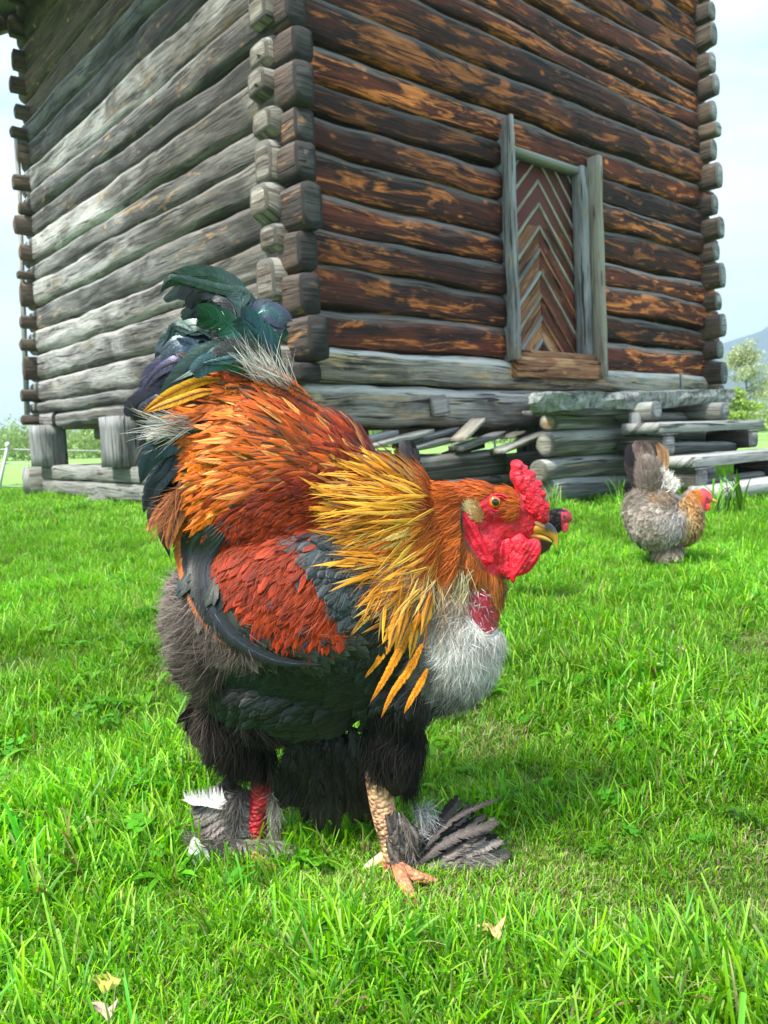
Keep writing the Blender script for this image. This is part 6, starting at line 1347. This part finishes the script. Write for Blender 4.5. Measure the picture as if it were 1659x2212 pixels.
ng.links.new(gi.outputs[0], ip.inputs['Points']); ng.links.new(ci.outputs[0], ip.inputs['Instance']); ip.inputs['Pick Instance'].default_value = True
ng.links.new(na('pick', 'INT'), ip.inputs['Instance Index']); ng.links.new(er.outputs[0], ip.inputs['Rotation']); ng.links.new(na('size', 'FLOAT'), ip.inputs['Scale']); ng.links.new(ip.outputs[0], go.inputs[0])
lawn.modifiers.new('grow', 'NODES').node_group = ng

# taller weeds at the foot of the crib and the steps, each a plant of its own
def weed(u, v, h, n, lab, wdt=.008):
    p = at_z(u, v); t_ = blade_tuft(n, .05, h*.6, h, wdt*.7, wdt, .55, .0); V = np.concatenate(t_.V)+p; return mk('grass_clump', V, np.concatenate(t_.F), None, col=np.concatenate(t_.C), uv=np.concatenate(t_.U), mats=M['clump'], label=lab, cat='grass clump', group='tall grass clumps by the hut')
mc, t, b, o = mat('tall_grass'); g = NT(t); g.l(g.mix(1.0, g.attr('Col').outputs['Color'], (.55, .6, .6), 'MULTIPLY'), b.inputs['Base Color']); b.inputs['Roughness'].default_value = .5; M['clump'] = mc
weed(1198, 1098, .20, 26, 'tall grass clump rising before the left foot of the log crib')
weed(1335, 1085, .22, 26, 'tall grass clump against the crib, just left of the grey brown hen tail')
weed(1555, 1118, .26, 18, 'tall blades before the lowest step, right of the hen head', .014)
weed(1590, 1112, .32, 16, 'broad upright leaves in front of the step at the right picture edge', .022)
weed(1490, 1100, .22, 22, 'grass clump behind the back of the grey brown hen')
# fallen leaves, straws
def dead_leaf(u, v, size, colr, lab, ang=0.0):
    c = at_z(u, v, .03); n = 22; out = []
    for i in range(n):
        a = i/n*2*PI; r = size*(1+.28*math.sin(a*5+u)+.12*math.sin(a*9)); out.append((r*math.cos(a), r*.62*math.sin(a)))
    V = [c]+[c+np.array([x*f, y*f, .005*math.sin(x*300+f*3)+.006*(x/size)**2]) for f in (.5, 1) for x, y in out]
    F = [[0, 1+i, 1+(i+1) % n] for i in range(n)]+[[1+i, 1+n+i, 1+n+(i+1) % n, 1+(i+1) % n] for i in range(n)]
    V = np.array(V); V2 = V-[0, 0, .0006]; F = F+[[q+len(V) for q in f[::-1]] for f in F]
    m = plain('dry_leaf', lambda g, b: g.l(g.mix(g.noise(g.n('ShaderNodeTexCoord').outputs['Object'], 190, 4), tuple(colr*.7), tuple(colr*1.2)), b.inputs['Base Color']), .7)
    mk('fallen_leaf', np.vstack([V, V2]), F, None, mats=m, label=lab, cat='leaf')
dead_leaf(1062, 2012, .011, lin(206,168,118), 'dry tan leaf lying in the grass in front of the foot feathers')
dead_leaf(226, 2186, .009, lin(196,170,150), 'pale pinkish dry leaf in the grass at the bottom left')
dead_leaf(222, 2132, .0075, lin(186,190,80), 'yellow clover leaf, left one of the yellow pair at bottom left')
dead_leaf(242, 2124, .0075, lin(190,194,88), 'yellow clover leaf, right one of the yellow pair at bottom left')
def straw_bit(pts, r, lab):
    P = np.array([at_z(u, v, h) for u, v, h in pts]); V, F, U, C = tube(catmull(P, 10), np.array([r*.6]+[r]*8+[r*.5]), 6)
    mk('dry_straw', V, F, None, mats=M['strawm'], label=lab, cat='straw')
M['strawm'] = plain('dry_straw', lambda g, b: setattr(b.inputs['Base Color'], 'default_value', (.62, .60, .30, 1)), .6)
straw_bit([(1390,1462,.03),(1410,1440,.05),(1440,1432,.05),(1462,1430,.035)], .0035, 'thick pale curved straw in the grass right of the rooster, lower one')
straw_bit([(1442,1394,.03),(1470,1400,.05),(1495,1412,.05),(1514,1424,.03)], .003, 'thin tan curved straw in the grass right of the rooster, upper one')

# ---------------------------------------------------------------- air
hm = bpy.data.materials.new('air'); hm.use_nodes = True; t = hm.node_tree; t.nodes.clear(); o = t.nodes.new('ShaderNodeOutputMaterial'); pv = t.nodes.new('ShaderNodeVolumePrincipled')
pv.inputs['Color'].default_value = (.72, .87, 1, 1); pv.inputs['Density'].default_value = .0010; pv.inputs['Anisotropy'].default_value = .2; t.links.new(pv.outputs[0], o.inputs['Volume'])
if HAZE:
    V, F = box_arr(np.array([-1800, -80, -7]), np.array([3600, 0, 0]), np.array([0, 1980, 0]), np.array([0, 0, 165]))
    mk('haze', V, F, None, mats=hm, smooth=False, kind='stuff')

# origins of single-mesh things at their own base
for ob in list(COL.objects):
    if ob.type == 'MESH' and ob.parent is None and ob.get('category') and not ob.children and ob.name != 'lawn_grass':
        V = np.zeros(len(ob.data.vertices)*3, np.float32); ob.data.vertices.foreach_get('co', V); V = V.reshape(-1, 3)
        c = V.mean(0); c[2] = V[:, 2].min(); ob.data.vertices.foreach_set('co', (V-c).ravel()); ob.location = c.tolist(); ob.data.update()
